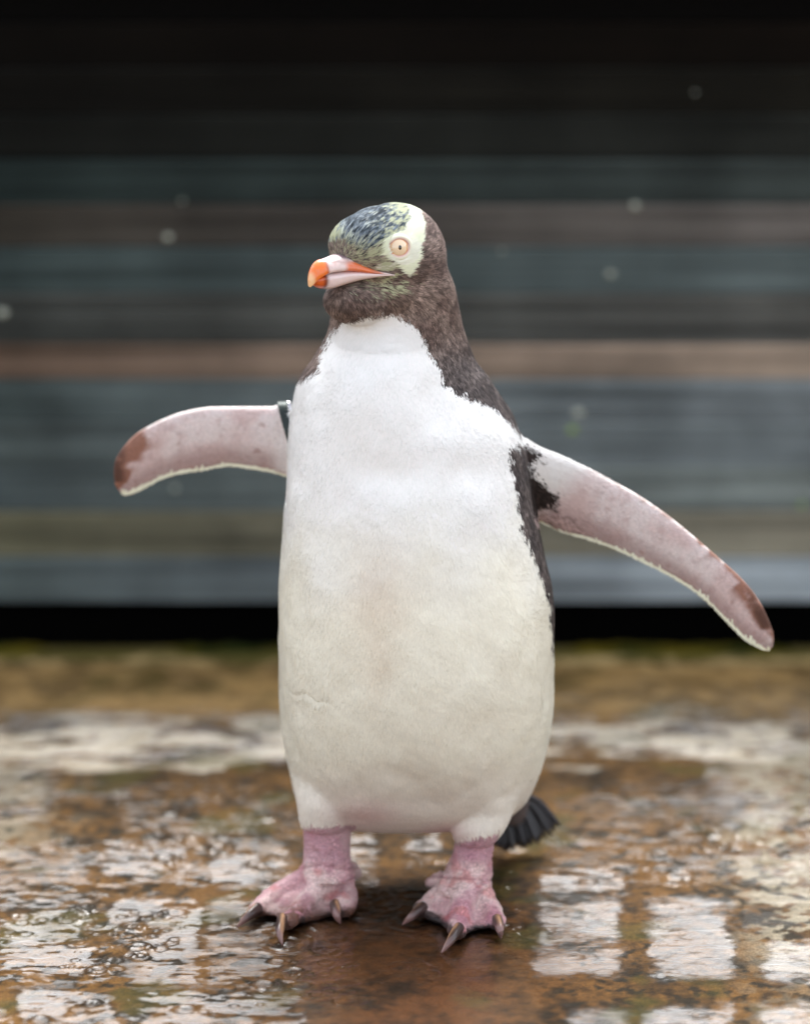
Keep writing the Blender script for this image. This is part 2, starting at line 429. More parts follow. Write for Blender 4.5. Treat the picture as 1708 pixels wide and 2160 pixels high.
V, F = grid(-2.6, 2.6, -2.2, 2.2, 420, 360)
um, vm, _f = wet_fields(V); um = np.clip(um, -200, 1900); vm = np.where(V[:, 1] > WALL_Y, 1500, np.clip(vm, 1300, 2600))
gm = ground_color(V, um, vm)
V[:, 2] = -0.011 + (fbm(V, 6, 58, 2) - 0.5) * 0.004
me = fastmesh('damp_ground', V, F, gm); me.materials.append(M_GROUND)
tag(link(bpy.data.objects.new('damp_ground', me)), kind='structure')

# rain water lying on the slab
NXW, NYW = 860, 640
Y1W = WALL_Y - 0.06
Vw, Fw = grid(-0.6, 0.6, -0.47, Y1W, NXW, NYW)
u, v, film = wet_fields(Vw)
A_ = Vw * np.array([0.45, 1.5, 1.0])
rip = (fbm(A_, 38, 101, 3, 0.5) - 0.5) * 0.0034 + (fbm(A_, 110, 102, 2, 0.6) - 0.5) * 0.0024
# little rings and bubbles left by the drizzle
Zd = np.zeros((NYW, NXW)); Rim = np.zeros((NYW, NXW)); Ins = np.zeros((NYW, NXW))
xs = np.linspace(-0.6, 0.6, NXW); ys = np.linspace(-0.47, Y1W, NYW)
dr = np.random.default_rng(3)
cand = np.stack([dr.uniform(-0.59, 0.59, 9000), dr.uniform(-0.46, Y1W - 0.01, 9000), np.zeros(9000)], 1)
keep = sstep(0.45, 0.62, fbm(cand, 11, 151, 3)) > dr.random(9000) * 0.95
for (cx, cy, _z) in cand[keep]:
    r = min(dr.gamma(2.2, 0.0017) + 0.0018, 0.012)
    ix = int((cx + 0.6) / 1.2 * (NXW - 1)); iy = int((cy + 0.47) / (Y1W + 0.47) * (NYW - 1))
    kx = int(r * 1.7 / (1.2 / NXW)) + 2; ky = int(r * 1.7 / 0.002) + 2
    sx = slice(max(ix - kx, 0), ix + kx + 1); sy = slice(max(iy - ky, 0), iy + ky + 1)
    an = dr.uniform(0.7, 1.3)
    d = np.sqrt(((xs[sx][None, :] - cx) / an) ** 2 + (ys[sy][:, None] - cy) ** 2) / r
    ring_ = np.exp(-((d - 1) / 0.25) ** 2)
    Zd[sy, sx] += ring_ * r * 0.10
    Rim[sy, sx] = np.maximum(Rim[sy, sx], ring_)
    Ins[sy, sx] = np.maximum(Ins[sy, sx], 1 - sstep(0.6, 0.9, d))
Zd, Rim, Ins = Zd.ravel(), Rim.ravel(), Ins.ravel()
zone_ = (1 - sstep(560, 720, u)) + sstep(1110, 1190, u)
zone_ *= 1 - 0.85 * (u > 1100) * sstep(1850, 1890, v)
Zd *= 1 - 0.75 * (u > 1100) * sstep(1850, 1890, v); Rim *= 1 - 0.6 * (u > 1100) * sstep(1850, 1890, v)
zone_ *= sstep(1600, 1680, v) * (0.35 + 0.65 * sstep(1700, 1760, v)) * (1 - 0.6 * sstep(2070, 2120, v) * (u > 1100))
film = np.maximum(film, np.clip(zone_, 0, 1) * Ins * 0.55)
film = np.clip(film * (1 - 0.9 * Rim), 0, 1)
h = rip * (0.14 + 0.86 * film) + Zd
# rings round the feet
for (fu, fv, rr) in ((765, 1900, 0.03), (1055, 1950, 0.03), (870, 1945, 0.025), (1090, 1785, 0.045), (600, 1990, 0.03)):
    c = G(fu, fv); d = np.hypot(Vw[:, 0] - c[0], Vw[:, 1] - c[1])
    h += 0.0011 * np.sin(d * 2 * math.pi / 0.013) * np.exp(-((d / rr) ** 2)) 
Vw[:, 2] = 0.0012 + h
me = fastmesh('rain_water', Vw, Fw)
setf(me, 'film', np.clip(film, 0, 1))  # rain film, with sky-reflection outlines in its patch shapes
M_WATER, nt, b = mat('rain_water')
nt.nodes.remove(b); out = nt.nodes['Material Output']
fa = nd(nt, 'ShaderNodeAttribute', attribute_name='film')
gl = nd(nt, 'ShaderNodeBsdfGlossy'); gl.inputs['Color'].default_value = (1, 1, 1, 1)
rr = nd(nt, 'ShaderNodeMapRange'); rr.inputs['To Min'].default_value = 0.14; rr.inputs['To Max'].default_value = 0.56
nt.links.new(fa.outputs['Fac'], rr.inputs['Value']); nt.links.new(rr.outputs[0], gl.inputs['Roughness'])
tr = nd(nt, 'ShaderNodeBsdfTransparent'); tr.inputs['Color'].default_value = (0.93, 0.9, 0.86, 1)
fr = nd(nt, 'ShaderNodeFresnel'); fr.inputs['IOR'].default_value = 1.33
fm = nd(nt, 'ShaderNodeMapRange'); fm.inputs['To Min'].default_value = 1.33; fm.inputs['To Max'].default_value = 1.76
nt.links.new(fa.outputs['Fac'], fm.inputs['Value']); nt.links.new(fm.outputs[0], fr.inputs['IOR'])
mx = nd(nt, 'ShaderNodeMixShader'); nt.links.new(fr.outputs[0], mx.inputs[0]); nt.links.new(tr.outputs[0], mx.inputs[1]); nt.links.new(gl.outputs[0], mx.inputs[2])
nt.links.new(mx.outputs[0], out.inputs['Surface'])
me.materials.append(M_WATER)
tag(link(bpy.data.objects.new('rain_water', me)), kind='structure')

# moss along the foot of the wall
V, F = grid(-1.3, 1.3, WALL_Y - 0.035, WALL_Y + 0.05, 420, 26)
mn = fbm(V, 35, 5, 4); edge = sstep(0, 0.02, V[:, 1] - (WALL_Y - 0.02)) * (1 - sstep(0.03, 0.05, V[:, 1] - WALL_Y))
V[:, 2] = -0.006 + edge * (mn * 0.012) * sstep(0.3, 0.5, fbm(V, 6, 8, 2)) + 0.0005
mc = lerp(np.tile(srgb(96, 84, 20), (len(V), 1)), srgb(40, 46, 12), sstep(0.35, 0.65, fbm(V, 20, 12)))
me = fastmesh('moss', V, F, mc); M_MOSS = attr_mat('moss', 0.95, 0.1, bump=1.0, bscale=300, var=0.4); me.materials.append(M_MOSS)
tag(link(bpy.data.objects.new('moss', me)), 'strip of dark olive moss along the foot of the board wall', 'moss', kind='stuff')

# ================================================================== PENGUIN BODY
shells = []
def add(VF): shells.append(VF)
# trunk and neck: v, left edge, right edge, depth centre, half depth
TR = [(560, 715, 940, -0.005, 0.040), (600, 706, 956, 0.0, 0.046), (640, 700, 965, 0.004, 0.050), (680, 696, 974, 0.008, 0.056), (720, 683, 984, 0.013, 0.066),
      (760, 660, 1000, 0.018, 0.080), (800, 634, 1030, 0.02, 0.090), (850, 621, 1066, 0.02, 0.101), (900, 613, 1093, 0.018, 0.109),
      (960, 608, 1110, 0.015, 0.116), (1050, 601, 1124, 0.010, 0.123), (1150, 595, 1142, 0.005, 0.129), (1250, 590, 1160, 0.0, 0.133),
      (1330, 587, 1168, -0.002, 0.135), (1420, 589, 1167, -0.002, 0.134), (1500, 595, 1161, 0.0, 0.130), (1560, 601, 1152, 0.004, 0.122),
      (1610, 608, 1142, 0.008, 0.112), (1650, 614, 1126, 0.010, 0.100), (1680, 622, 1108, 0.012, 0.086), (1705, 634, 1086, 0.014, 0.068), (1722, 656, 1060, 0.014, 0.048), (1732, 700, 1015, 0.014, 0.022)]
TRC = catmull(TR, 8)
def smooth_tab(v, k):
    return np.interp(v, TRC[:, 0], TRC[:, k])
rings = []
th = np.linspace(0, 2 * math.pi, 96, endpoint=False)
for v in np.concatenate([np.arange(560, 1640, 10), np.arange(1640, 1720, 5), [1720, 1723, 1726, 1729, 1731, 1732]]):
    l, r, yc, b_ = (float(smooth_tab(v, k)) for k in (1, 2, 3, 4))
    pl, pr = P(l, v, yc), P(r, v, yc)
    cx, a_ = (pl[0] + pr[0]) / 2, (pr[0] - pl[0]) / 2
    e = 2.15 / 2
    cs, sn = np.cos(th), np.sin(th)
    X = cx + a_ * np.sign(cs) * np.abs(cs) ** (1 / e); Y = yc + b_ * np.sign(sn) * np.abs(sn) ** (1 / e)
    rings.append(np.stack([X, Y, np.full(96, pl[2])], 1))
add(loft(rings))
# head
HC = P(817, 548, -0.012)
ang = math.radians(45)
hf = np.array([-math.cos(ang), -math.sin(ang), 0]); hs_ = np.array([math.sin(ang), -math.cos(ang), 0]); hz = np.array([0, 0, 1.0])
def H(s, t, z): return HC + hf * s + hs_ * t + hz * z
def ellip(a, b, c, cen, n=24, m=36, tip=0.0, pw=1.0):
    R = []
    for i in range(1, n):
        ph = math.pi * i / n
        s = -a * math.cos(ph); q = math.sin(ph) ** pw
        tt = np.linspace(0, 2 * math.pi, m, endpoint=False)
        R.append(np.array([H(cen[0] + s, cen[1] + b * q * math.cos(x), cen[2] + c * q * math.sin(x) + tip * s) for x in tt]))
    return loft(R)
add(ellip(0.0500, 0.0455, 0.0500, (-0.008, 0, 0.001)))
add(ellip(0.0450, 0.0410, 0.0400, (0.008, 0, 0.0095)))
add(ellip(0.0400, 0.0370, 0.0300, (0.0200, 0, 0.0150)))            # forehead
add(ellip(0.0270, 0.0190, 0.0150, (0.032, 0, -0.002)))             # feathered bill base
add(ellip(0.0370, 0.0290, 0.0215, (0.034, 0, -0.0335)))            # feathers under the bill
add(ellip(0.040, 0.041, 0.034, (0.002, 0, -0.026)))           # chin and cheeks
# flippers: stations of (leading edge, trailing edge) with depth and half thickness
def flipper(st, m=28):
    L = catmull([(a[0], a[1], b_[0], b_[1], y, t) for a, b_, y, t in st], 5)
    R = []
    for (lu, lv, tu, tv, y, t) in L:
        A = P(lu, lv, y); B = P(tu, tv, y + 0.004)
        mid, half = (A + B) / 2, (A - B) / 2
        nrm = np.array([0, 1.0, 0])
        x = np.linspace(0, 2 * math.pi, m, endpoint=False)
        c, s = np.cos(x), np.sin(x)
        prof = np.abs(s) ** 0.9 * np.sign(s) * (1 + 0.35 * c) * t
        R.append(mid + np.outer(c, half) + np.outer(prof, nrm))
    return loft(R)
FR = [((1040, 850), (1040, 1100), 0.03, 0.020), ((1108, 921), (1110, 1088), 0.030, 0.018), ((1160, 950), (1140, 1098), 0.030, 0.012), ((1210, 973), (1185, 1118), 0.028, 0.009),
      ((1270, 1003), (1240, 1134), 0.026, 0.0075), ((1335, 1037), (1300, 1156), 0.022, 0.0065), ((1400, 1080), (1365, 1187), 0.018, 0.006),
      ((1462, 1130), (1425, 1218), 0.013, 0.0055), ((1520, 1180), (1480, 1256), 0.008, 0.005), ((1568, 1224), (1530, 1305), 0.004, 0.0045),
      ((1603, 1270), (1565, 1340), 0.002, 0.004), ((1624, 1315), (1590, 1358), 0.0, 0.0036), ((1632, 1342), (1608, 1369), 0.0, 0.003), ((1631, 1362), (1622, 1373), 0.0, 0.0018)]
FL = [((680, 870), (680, 1020), 0.055, 0.018), ((625, 858), (612, 1003), 0.06, 0.014), ((590, 857), (580, 993), 0.066, 0.010), ((540, 857), (530, 984), 0.070, 0.008),
      ((480, 857), (480, 979), 0.074, 0.007), ((430, 859), (430, 988), 0.077, 0.0065), ((375, 871), (380, 995), 0.08, 0.006),
      ((325, 892), (342, 1006), 0.082, 0.0055), ((285, 916), (312, 1022), 0.084, 0.005), ((258, 945), (290, 1032), 0.085, 0.0045),
      ((243, 972), (274, 1039), 0.086, 0.004), ((240, 1000), (264, 1043), 0.086, 0.003), ((243, 1024), (256, 1042), 0.086, 0.0018)]
add(flipper(FR)); add(flipper(FL))
# thighs and shanks
def column(tab, m=32):
    R = []
    for (uc, v, hw, y, hd) in catmull(tab, 4):
        p = P(uc, v, y); a_ = P(uc + hw, v, y)[0] - p[0]
        x = np.linspace(0, 2 * math.pi, m, endpoint=False)
        R.append(np.stack([p[0] + a_ * np.cos(x), p[1] + hd * np.sin(x), np.full(m, p[2])], 1))
    return loft(R)
LEGY, LEGY2 = -0.035, -0.045
add(column([(712, 1560, 100, 0.0, 0.06), (706, 1620, 92, -0.01, 0.060), (699, 1670, 78, -0.024, 0.050), (690, 1715, 61, LEGY, 0.034), (687, 1736, 53, LEGY, 0.029), (688, 1742, 48, LEGY, 0.024)]))
add(column([(1005, 1580, 115, 0.0, 0.062), (1012, 1640, 96, -0.02, 0.062), (1012, 1690, 78, -0.034, 0.045), (1008, 1735, 62, LEGY2, 0.034), (1003, 1764, 48, LEGY2, 0.028), (1003, 1772, 42, LEGY2, 0.022)]))
add(column([(688, 1700, 44, LEGY, 0.020), (689, 1735, 50, LEGY, 0.022), (690, 1765, 50, LEGY, 0.021), (690, 1800, 49, LEGY, 0.021), (690, 1830, 54, LEGY - 0.003, 0.022), (692, 1852, 56, LEGY - 0.006, 0.022)]))
add(column([(1003, 1730, 38, LEGY2, 0.018), (1001, 1770, 41, LEGY2, 0.020), (996, 1800, 43, LEGY2, 0.020), (990, 1830, 48, LEGY2, 0.021), (982, 1860, 56, LEGY2 - 0.003, 0.022), (980, 1876, 55, LEGY2 - 0.006, 0.02)]))
# belly fold between the legs
# feet
def foot(ank, toes, zs=(0.030, 0.020, 0.012, 0.009)):
    paths = []
    for t in toes:
        pts = [G(ank[0] + t['du'], ank[1] + t['dv'], zs[0]), G(*t['a'], zs[1]), G(*t['b'], zs[2]), G(*t['c'], zs[3])]
        path = catmull(pts, 5); paths.append(path)
        rad = np.interp(np.linspace(0, 1, len(path)), [0, 0.35, 0.7, 0.93, 1], t.get('r', [0.016, 0.0115, 0.0095, 0.009, 0.0065]))
        add(loft(tube_rings(path, rad, 16, 0.85)))
    for i in range(len(paths) - 1):
        A, B = paths[i], paths[i + 1]; ns, nt_ = 14, 12
        top = np.zeros((ns, nt_, 3)); bot = np.zeros((ns, nt_, 3))
        for a_ in range(ns):
            for b_ in range(nt_):
                t = b_ / (nt_ - 1); s = a_ / (ns - 1) * (0.97 - 0.17 * math.sin(math.pi * t))
                idx = s * (len(A) - 1); k = min(int(idx), len(A) - 2); f = idx - k
                pa = A[k] * (1 - f) + A[k + 1] * f; pb = B[k] * (1 - f) + B[k + 1] * f
                p = pa * (1 - t) + pb * t
                p = p.copy(); hgt = p[2] * (1 - 0.38 * math.sin(math.pi * t) * s) 
                top[a_, b_] = (p[0], p[1], hgt + 0.0025); bot[a_, b_] = (p[0], p[1], max(0.0005, hgt - 0.014 * (1 - s) - 0.0035))
        R = []
        for a_ in range(ns): R.append(np.vstack([top[a_], bot[a_][::-1]]))
        add(loft(R))
    return paths
TL = foot((692, 1838), [dict(du=-25, dv=0, a=(628, 1858), b=(575, 1890), c=(538, 1922)), dict(du=0, dv=0, a=(665, 1880), b=(632, 1920), c=(600, 1950)),
                        dict(du=25, dv=0, a=(722, 1868), b=(728, 1895), c=(722, 1922), r=[0.015, 0.0125, 0.012, 0.0115, 0.008])])
TR_ = foot((982, 1866), [dict(du=-25, dv=0, a=(935, 1882), b=(905, 1905), c=(884, 1926)), dict(du=0, dv=0, a=(975, 1905), b=(968, 1940), c=(962, 1972)),
                         dict(du=25, dv=0, a=(1018, 1890), b=(1038, 1922), c=(1048, 1952))])
# small hind toe on each foot
add(loft(tube_rings([G(725, 1832, 0.028), G(745, 1836, 0.022), G(753, 1843, 0.016)], [0.008, 0.008, 0.005], 12)))
add(loft(tube_rings([G(935, 1852, 0.028), G(912, 1860, 0.022), G(904, 1864, 0.016)], [0.008, 0.007, 0.004], 12)))

AV, AF = [], []
for Vv, Ff in shells:
    off = len(AV); AV += Vv; AF += [tuple(i + off for i in f) for f in Ff]
tmp = pymesh('tmp', AV, AF)
bm = bmesh.new(); bm.from_mesh(tmp); bmesh.ops.recalc_face_normals(bm, faces=bm.faces); bm.to_mesh(tmp); bm.free()
to = bpy.data.objects.new('tmp', tmp); link(to)
rm = to.modifiers.new('r', 'REMESH'); rm.mode = 'VOXEL'; rm.voxel_size = 0.0017; rm.adaptivity = 0
dg = bpy.context.evaluated_depsgraph_get(); ev = to.evaluated_get(dg)
me = bpy.data.meshes.new_from_object(ev)
bpy.data.objects.remove(to); bpy.data.meshes.remove(tmp)
nv = len(me.vertices)
BV = np.empty(nv * 3, np.float32); me.vertices.foreach_get('co', BV); BV = BV.reshape(-1, 3).astype(float)
E = np.empty(len(me.edges) * 2, np.int32); me.edges.foreach_get('vertices', E); E = E.reshape(-1, 2)
deg = np.bincount(E.ravel(), minlength=nv).astype(float)
def lap(X, k, lam, wgt=None):
    for _ in range(k):
        for sgn in (lam, -lam * 0.97 if wgt is None else 0):
            if sgn == 0: continue
            A = np.stack([np.bincount(E[:, 0], X[E[:, 1], d], nv) + np.bincount(E[:, 1], X[E[:, 0], d], nv) for d in range(3)], 1) / deg[:, None]
            X = X + (A - X) * (sgn if wgt is None else sgn * wgt[:, None])
    return X
BV = lap(BV, 4, 0.5)
u, v = proj(BV)
hd = np.linalg.norm((BV - HC), axis=1)
# strong smoothing where the pieces meet: neck, shoulders, groin
wn = sstep(600, 640, v) * (1 - sstep(740, 800, v)) * 0.8
wsh = np.exp(-(((u - 1095) / 70) ** 2 + ((v - 1000) / 110) ** 2)) * 0.8
wth = np.exp(-((v - 1675) / 45) ** 2) * 0.85
whd = (hd < 0.085) * 0.5
BV = lap(BV, 40, 0.6, np.clip(np.maximum.reduce([wn, wsh, wth, whd * 0.7]), 0, 1))
# gentle lumps of plumage over muscle
def dnormals(V):
    me.vertices.foreach_set('co', V.astype(np.float32).ravel()); me.update()
    N = np.empty(nv * 3, np.float32); me.vertex_normals.foreach_get('vector', N); return N.reshape(-1, 3).astype(float)
BN = dnormals(BV)
bodyw = sstep(660, 740, v) * (1 - sstep(1690, 1730, v)) * (u > 580) * (u < 1170)
lump = (fbm(BV * np.array([1.2, 1, 0.7]), 16, 200, 3) - 0.5) * 0.009 + (fbm(BV * np.array([1, 1, 0.5]), 45, 210, 2) - 0.5) * 0.0018
gau = lambda cu, cv, su, sv: np.exp(-(((u - cu) / su) ** 2 + ((v - cv) / sv) ** 2))
front = (BN[:, 1] < 0.1)
lump += front * (0.0065 * gau(795, 850, 125, 100) - 0.0035 * gau(800, 990, 75, 45) - 0.0035 * gau(910, 880, 30, 90) - 0.003 * gau(1010, 990, 90, 45) - 0.004 * gau(690, 860, 25, 80) * 0.7
                 + 0.003 * gau(980, 1480, 120, 60) - 0.0007 * np.exp(-(((u - 665) / 40) ** 2 + ((v - 1470 - (u - 665) * 0.35 - 4 * np.sin(u / 7)) / 5) ** 2)) + 0.0022 * gau(900, 1180, 60, 130) - 0.002 * gau(1000, 1300, 50, 160) + 0.002 * gau(720, 1560, 60, 90))
footw = sstep(1750, 1800, v) * 1.0
lump_f = (fbm(BV, 90, 300, 3) - 0.5) * 0.0028 + (fbm(BV * np.array([1, 1, 2.2]), 210, 310, 2) - 0.5) * 0.0016
crease = -0.0016 * np.exp(-((v - (1828 + 4 * np.sin(u / 16))) / 3.5) ** 2) * (u < 780) - 0.0016 * np.exp(-((v - (1852 + 0.06 * (u - 980))) / 3.5) ** 2) * (u > 880)
BV = BV + BN * (lump * bodyw + (lump_f + crease) * footw)[:, None]
BV[:, 2] = np.where(BV[:, 2] < 0.0002, 0.0002, BV[:, 2])
BN = dnormals(BV)
u, v = proj(BV)

# ---- plumage pattern
BIB = [(748, 672), (770, 662), (800, 660), (840, 664), (868, 676), (885, 700), (905, 735), (922, 775), (938, 805), (962, 826), (1000, 838), (1035, 856), (1062, 878), (1085, 903), (1104, 922),
       (1150, 943), (1210, 970), (1260, 1000), (1230, 1060), (1180, 1045), (1140, 1010), (1116, 985), (1136, 960), (1125, 946), (1100, 934), (1072, 936), (1072, 965), (1082, 1010), (1088, 1060), (1098, 1110), (1112, 1150), (1130, 1190), (1147, 1240), (1158, 1280), (1163, 1330), (1166, 1380), (1240, 1400),
       (1240, 1900), (500, 1900), (500, 800), (626, 802), (646, 797), (672, 784), (679, 748), (692, 714), (706, 693), (724, 682)]
def pattern(Pn, N, per=None):
    """base colours for surface points; per = individual random numbers for single feathers"""
    n = len(Pn); u, v = proj(Pn)
    j1 = (fbm(Pn, 160, 11, 3) - 0.5); j2 = (fbm(Pn, 160, 12, 3) - 0.5)
    r1 = np.zeros(n) if per is None else per[:, 0] - 0.5
    uu = u + j1 * 20 + r1 * 9; vv = v + j2 * 18 + (0 if per is None else (per[:, 1] - 0.5) * 11)
    big = fbm(Pn, 16, 60, 4); fine = fbm(Pn, 70, 61, 3)
    slate = lerp(np.tile(srgb(66, 61, 61), (n, 1)), srgb(96, 88, 86), sstep(0.3, 0.7, fine))
    brown = lerp(np.tile(srgb(104, 88, 82), (n, 1)), srgb(134, 118, 110), sstep(0.3, 0.7, fine))
    c = lerp(brown, slate, sstep(690, 790, v + (u - 900) * 0.2))
    # back
    # bib and belly
    white = lerp(np.tile(srgb(247, 249, 248), (n, 1)), srgb(243, 240, 224), sstep(960, 1350, v + (big - 0.5) * 260))
    white = lerp(white, srgb(232, 222, 214), sstep(1560, 1700, v + (big - 0.5) * 120) * 0.5)
    tw = np.stack([Pn[:, 0] * 0.9 - Pn[:, 2] * 0.44, Pn[:, 1], (Pn[:, 0] * 0.44 + Pn[:, 2] * 0.9) * 5.0], 1)
    white = np.clip(white * (1 + ((fbm(tw, 46, 640, 3) - 0.5) * 0.14 * sstep(960, 1100, v))[:, None]), 0, 0.96)
    st = np.exp(-(((uu - 800) / 62) ** 2 + ((vv - 1260) / 105) ** 2)) + 0.5 * np.exp(-(((uu - 800) / 30) ** 2 + ((vv - 1400) / 80) ** 2))
    white = lerp(white, srgb(196, 158, 124), np.clip(st * 0.24 * (0.6 + fine * 0.9), 0, 1))
    white = lerp(white, srgb(222, 190, 186), np.exp(-(((u - 770) / 75) ** 2 + ((v - 1715) / 32) ** 2)) * 0.75)
    white = lerp(white, srgb(222, 190, 186), np.exp(-(((u - 940) / 50) ** 2 + ((v - 1755) / 22) ** 2)) * 0.75)
    inb = inpoly(uu, vv, BIB) & (N[:, 1] + j1 * 0.2 < 0.42)
    c[inb] = white[inb]
    # left shoulder back of the flipper is dark: handled by skin part
    # head
    d = Pn - HC; hs1 = d @ hf; ht = np.abs(d @ hs_); hz1 = d[:, 2]
    ishead = (v < 668) & (np.linalg.norm(d, axis=1) < 0.085)
    yel = srgb(230, 235, 210); ygr = srgb(184, 188, 156); sl = srgb(98, 108, 118); dk = srgb(44, 54, 60)
    dl_ = Pn - H(0.075, 0, 0.0); rad_ = np.linalg.norm(dl_, axis=1) + 1e-9
    az_ = np.arctan2(dl_ @ hs_, dl_[:, 2] + 0.02); pol = np.arccos(np.clip(-(dl_ @ hf) / rad_, -1, 1))
    q_ = np.stack([np.cos(az_) * pol, np.sin(az_) * pol, rad_ * 2.0], 1)
    stk = np.clip((fbm(q_, 44, 71, 2) - 0.5) * 2.1 + 0.5, 0, 1)
    rr = stk if per is None else np.clip(stk * 0.72 + per[:, 2] * 0.28, 0, 1)
    # face streaks
    c = np.where((ishead & (u < 860))[:, None], lerp(c, srgb(142, 132, 122), 0.8 * np.exp(-(((u - 775) / 70) ** 2 + ((v - 540) / 36) ** 2))), c)
    face = np.exp(-(((u - 775) / 75) ** 2 + ((v - 535) / 34) ** 2)) + 0.8 * np.exp(-(((u - 805) / 60) ** 2 + ((v - 598) / 28) ** 2))
    fcol = np.where((rr < np.clip(face * 0.56, 0, 0.52))[:, None], ygr, c)
    m = ishead & (face > 0.12); c[m] = fcol[m]
    nose = ishead & (rr > 1 - 0.3 * np.exp(-(((u - 760) / 55) ** 2 + ((v - 530) / 26) ** 2))); c[nose] = srgb(62, 68, 72)
    # crown
    cr = inpoly(u + j1 * 10, v + j2 * 8, [(684, 520), (684, 470), (712, 430), (760, 400), (850, 400), (862, 440), (858, 476), (848, 494), (815, 503), (790, 524), (760, 533), (720, 516)]) & ishead
    crd = np.clip(np.exp(-(((u - 770) / 62) ** 2 + ((v - 468) / 46) ** 2)) * 1.5, 0, 1)
    pdark = 0.32 + 0.44 * crd
    cc = np.where((rr < pdark)[:, None], np.where((rr < pdark * 0.5)[:, None], dk, sl), lerp(np.tile(ygr, (n, 1)), srgb(150, 160, 166), crd * sstep(0, 1, (820 - u) / 80)))
    c[cr] = cc[cr]
    lf = ishead & (u < 712 + j1 * 20) & (v < 520) & (v > 445)
    c[lf] = np.where((rr < 0.35)[:, None], sl, ygr)[lf]
    # yellow band round the back of the crown and down to the eye
    bd = inpoly(u + j1 * 9, v + j2 * 8, [(822, 400), (858, 415), (880, 440), (890, 468), (886, 505), (880, 540), (868, 566), (852, 582), (836, 570), (822, 556), (802, 540), (796, 520), (815, 502), (846, 488), (860, 462), (852, 438)]) & ishead
    c[bd] = (yel * (0.92 + 0.16 * rr[:, None]))[bd]
    back = ishead & (hz1 > 0.02) & (N[:, 1] > 0.25) & (hs1 < 0.02)
    c[back] = yel
    eyer = ishead & ((((u - 843) / 35) ** 2 + ((v - 527) / 33) ** 2) < 1.0 + j1 * 0.5)
    c[eyer] = (srgb(236, 238, 222) * (0.94 + 0.1 * rr[:, None]))[eyer]
    gap = ishead & (np.exp(-(((u - 805) / 28) ** 2 + ((v - 562) / 10) ** 2)) > 0.5)
    c[gap] = np.where((rr < 0.5)[:, None], srgb(216, 214, 200), ygr)[gap]
    return c
def skin_pattern(Pn, N):
    n = len(Pn); u, v = proj(Pn)
    big = fbm(Pn, 28, 80, 4); fine = fbm(Pn, 130, 81, 3)
    right = u > 1100
    c = lerp(np.tile(srgb(214, 192, 190), (n, 1)), srgb(228, 216, 215), sstep(0.35, 0.65, big))
    c = lerp(c, srgb(176, 146, 144), sstep(0.55, 0.75, fine) * 0.35)
    # distance below the leading edge
    lead = np.where(right, np.interp(u, [a[0][0] for a in FR], [a[0][1] for a in FR]), np.interp(u, [a[0][0] for a in FL][::-1], [a[0][1] for a in FL][::-1]))
    trail = np.where(right, np.interp(u, [a[1][0] for a in FR], [a[1][1] for a in FR]), np.interp(u, [a[1][0] for a in FL][::-1], [a[1][1] for a in FL][::-1]))
    f = np.clip((v - lead) / np.maximum(trail - lead, 5), 0, 1)
    c = lerp(c, srgb(152, 122, 118), sstep(0.55, 0.88, f) * 0.6)
    c = lerp(c, srgb(238, 230, 224), (1 - sstep(0.02, 0.07, f)) * 0.8)
    # white feathers near the root of the right flipper
    c = lerp(c, srgb(232, 230, 228), np.where(right, (1 - sstep(1165, 1255, u + (v - 1000) * 1.2 + (big - 0.5) * 80)), (sstep(560, 600, u) * 0.6)))
    jj = (fbm(Pn, 200, 91, 3) - 0.5)
    arm = inpoly(u + jj * 26, v + jj * 20, [(1050, 925), (1100, 930), (1137, 958), (1114, 978), (1128, 1005), (1150, 1028), (1172, 1042), (1166, 1062), (1140, 1078), (1120, 1092), (1060, 1110)])
    c[arm & (N[:, 1] < 0.6)] = srgb(46, 38, 36)
    # brown stains towards the tips
    stn = fbm(Pn, 60, 95, 4)
    dR = (u - 1440) / 190
    sR = np.clip(dR, 0, 1.2) * (1 - sstep(0.15, 0.62, f - np.clip(u - 1560, 0, 80) / 250)) + (u > 1300) * (1 - sstep(0.04, 0.12, f)) * 0.35
    sL = np.clip((345 - u) / 80, 0, 1.3) * (1 - sstep(0.25, 0.7, f - np.clip(300 - u, 0, 60) / 120))
    s = np.where(right, sR, sL)
    c = lerp(c, srgb(138, 84, 56), np.clip(sstep(0.42, 0.62, stn + s * 0.28 - 0.06) * np.clip(s * 2, 0, 1), 0, 1) * 0.85)
    tip = np.where(right, sstep(1560, 1600, u) * (1 - sstep(0.3, 0.6, f - (u - 1590) / 120)), (1 - sstep(250, 275, u)) * (v < 1018) )
    c = lerp(c, srgb(74, 48, 38), np.clip(tip, 0, 1) * sstep(0.3, 0.5, stn) * 0.85)
    sp = fbm(Pn, 110, 97, 2)
    c = lerp(c, srgb(150, 112, 104), sstep(0.77, 0.86, sp) * 0.5)
    # outer side of the flippers is slate with a white edge
    outer = (N[:, 1] > 0.35)
    c[outer] = lerp(c, srgb(70, 74, 80), sstep(0.06, 0.1, f) * (1 - sstep(0.9, 0.95, f)))[outer]
    return c
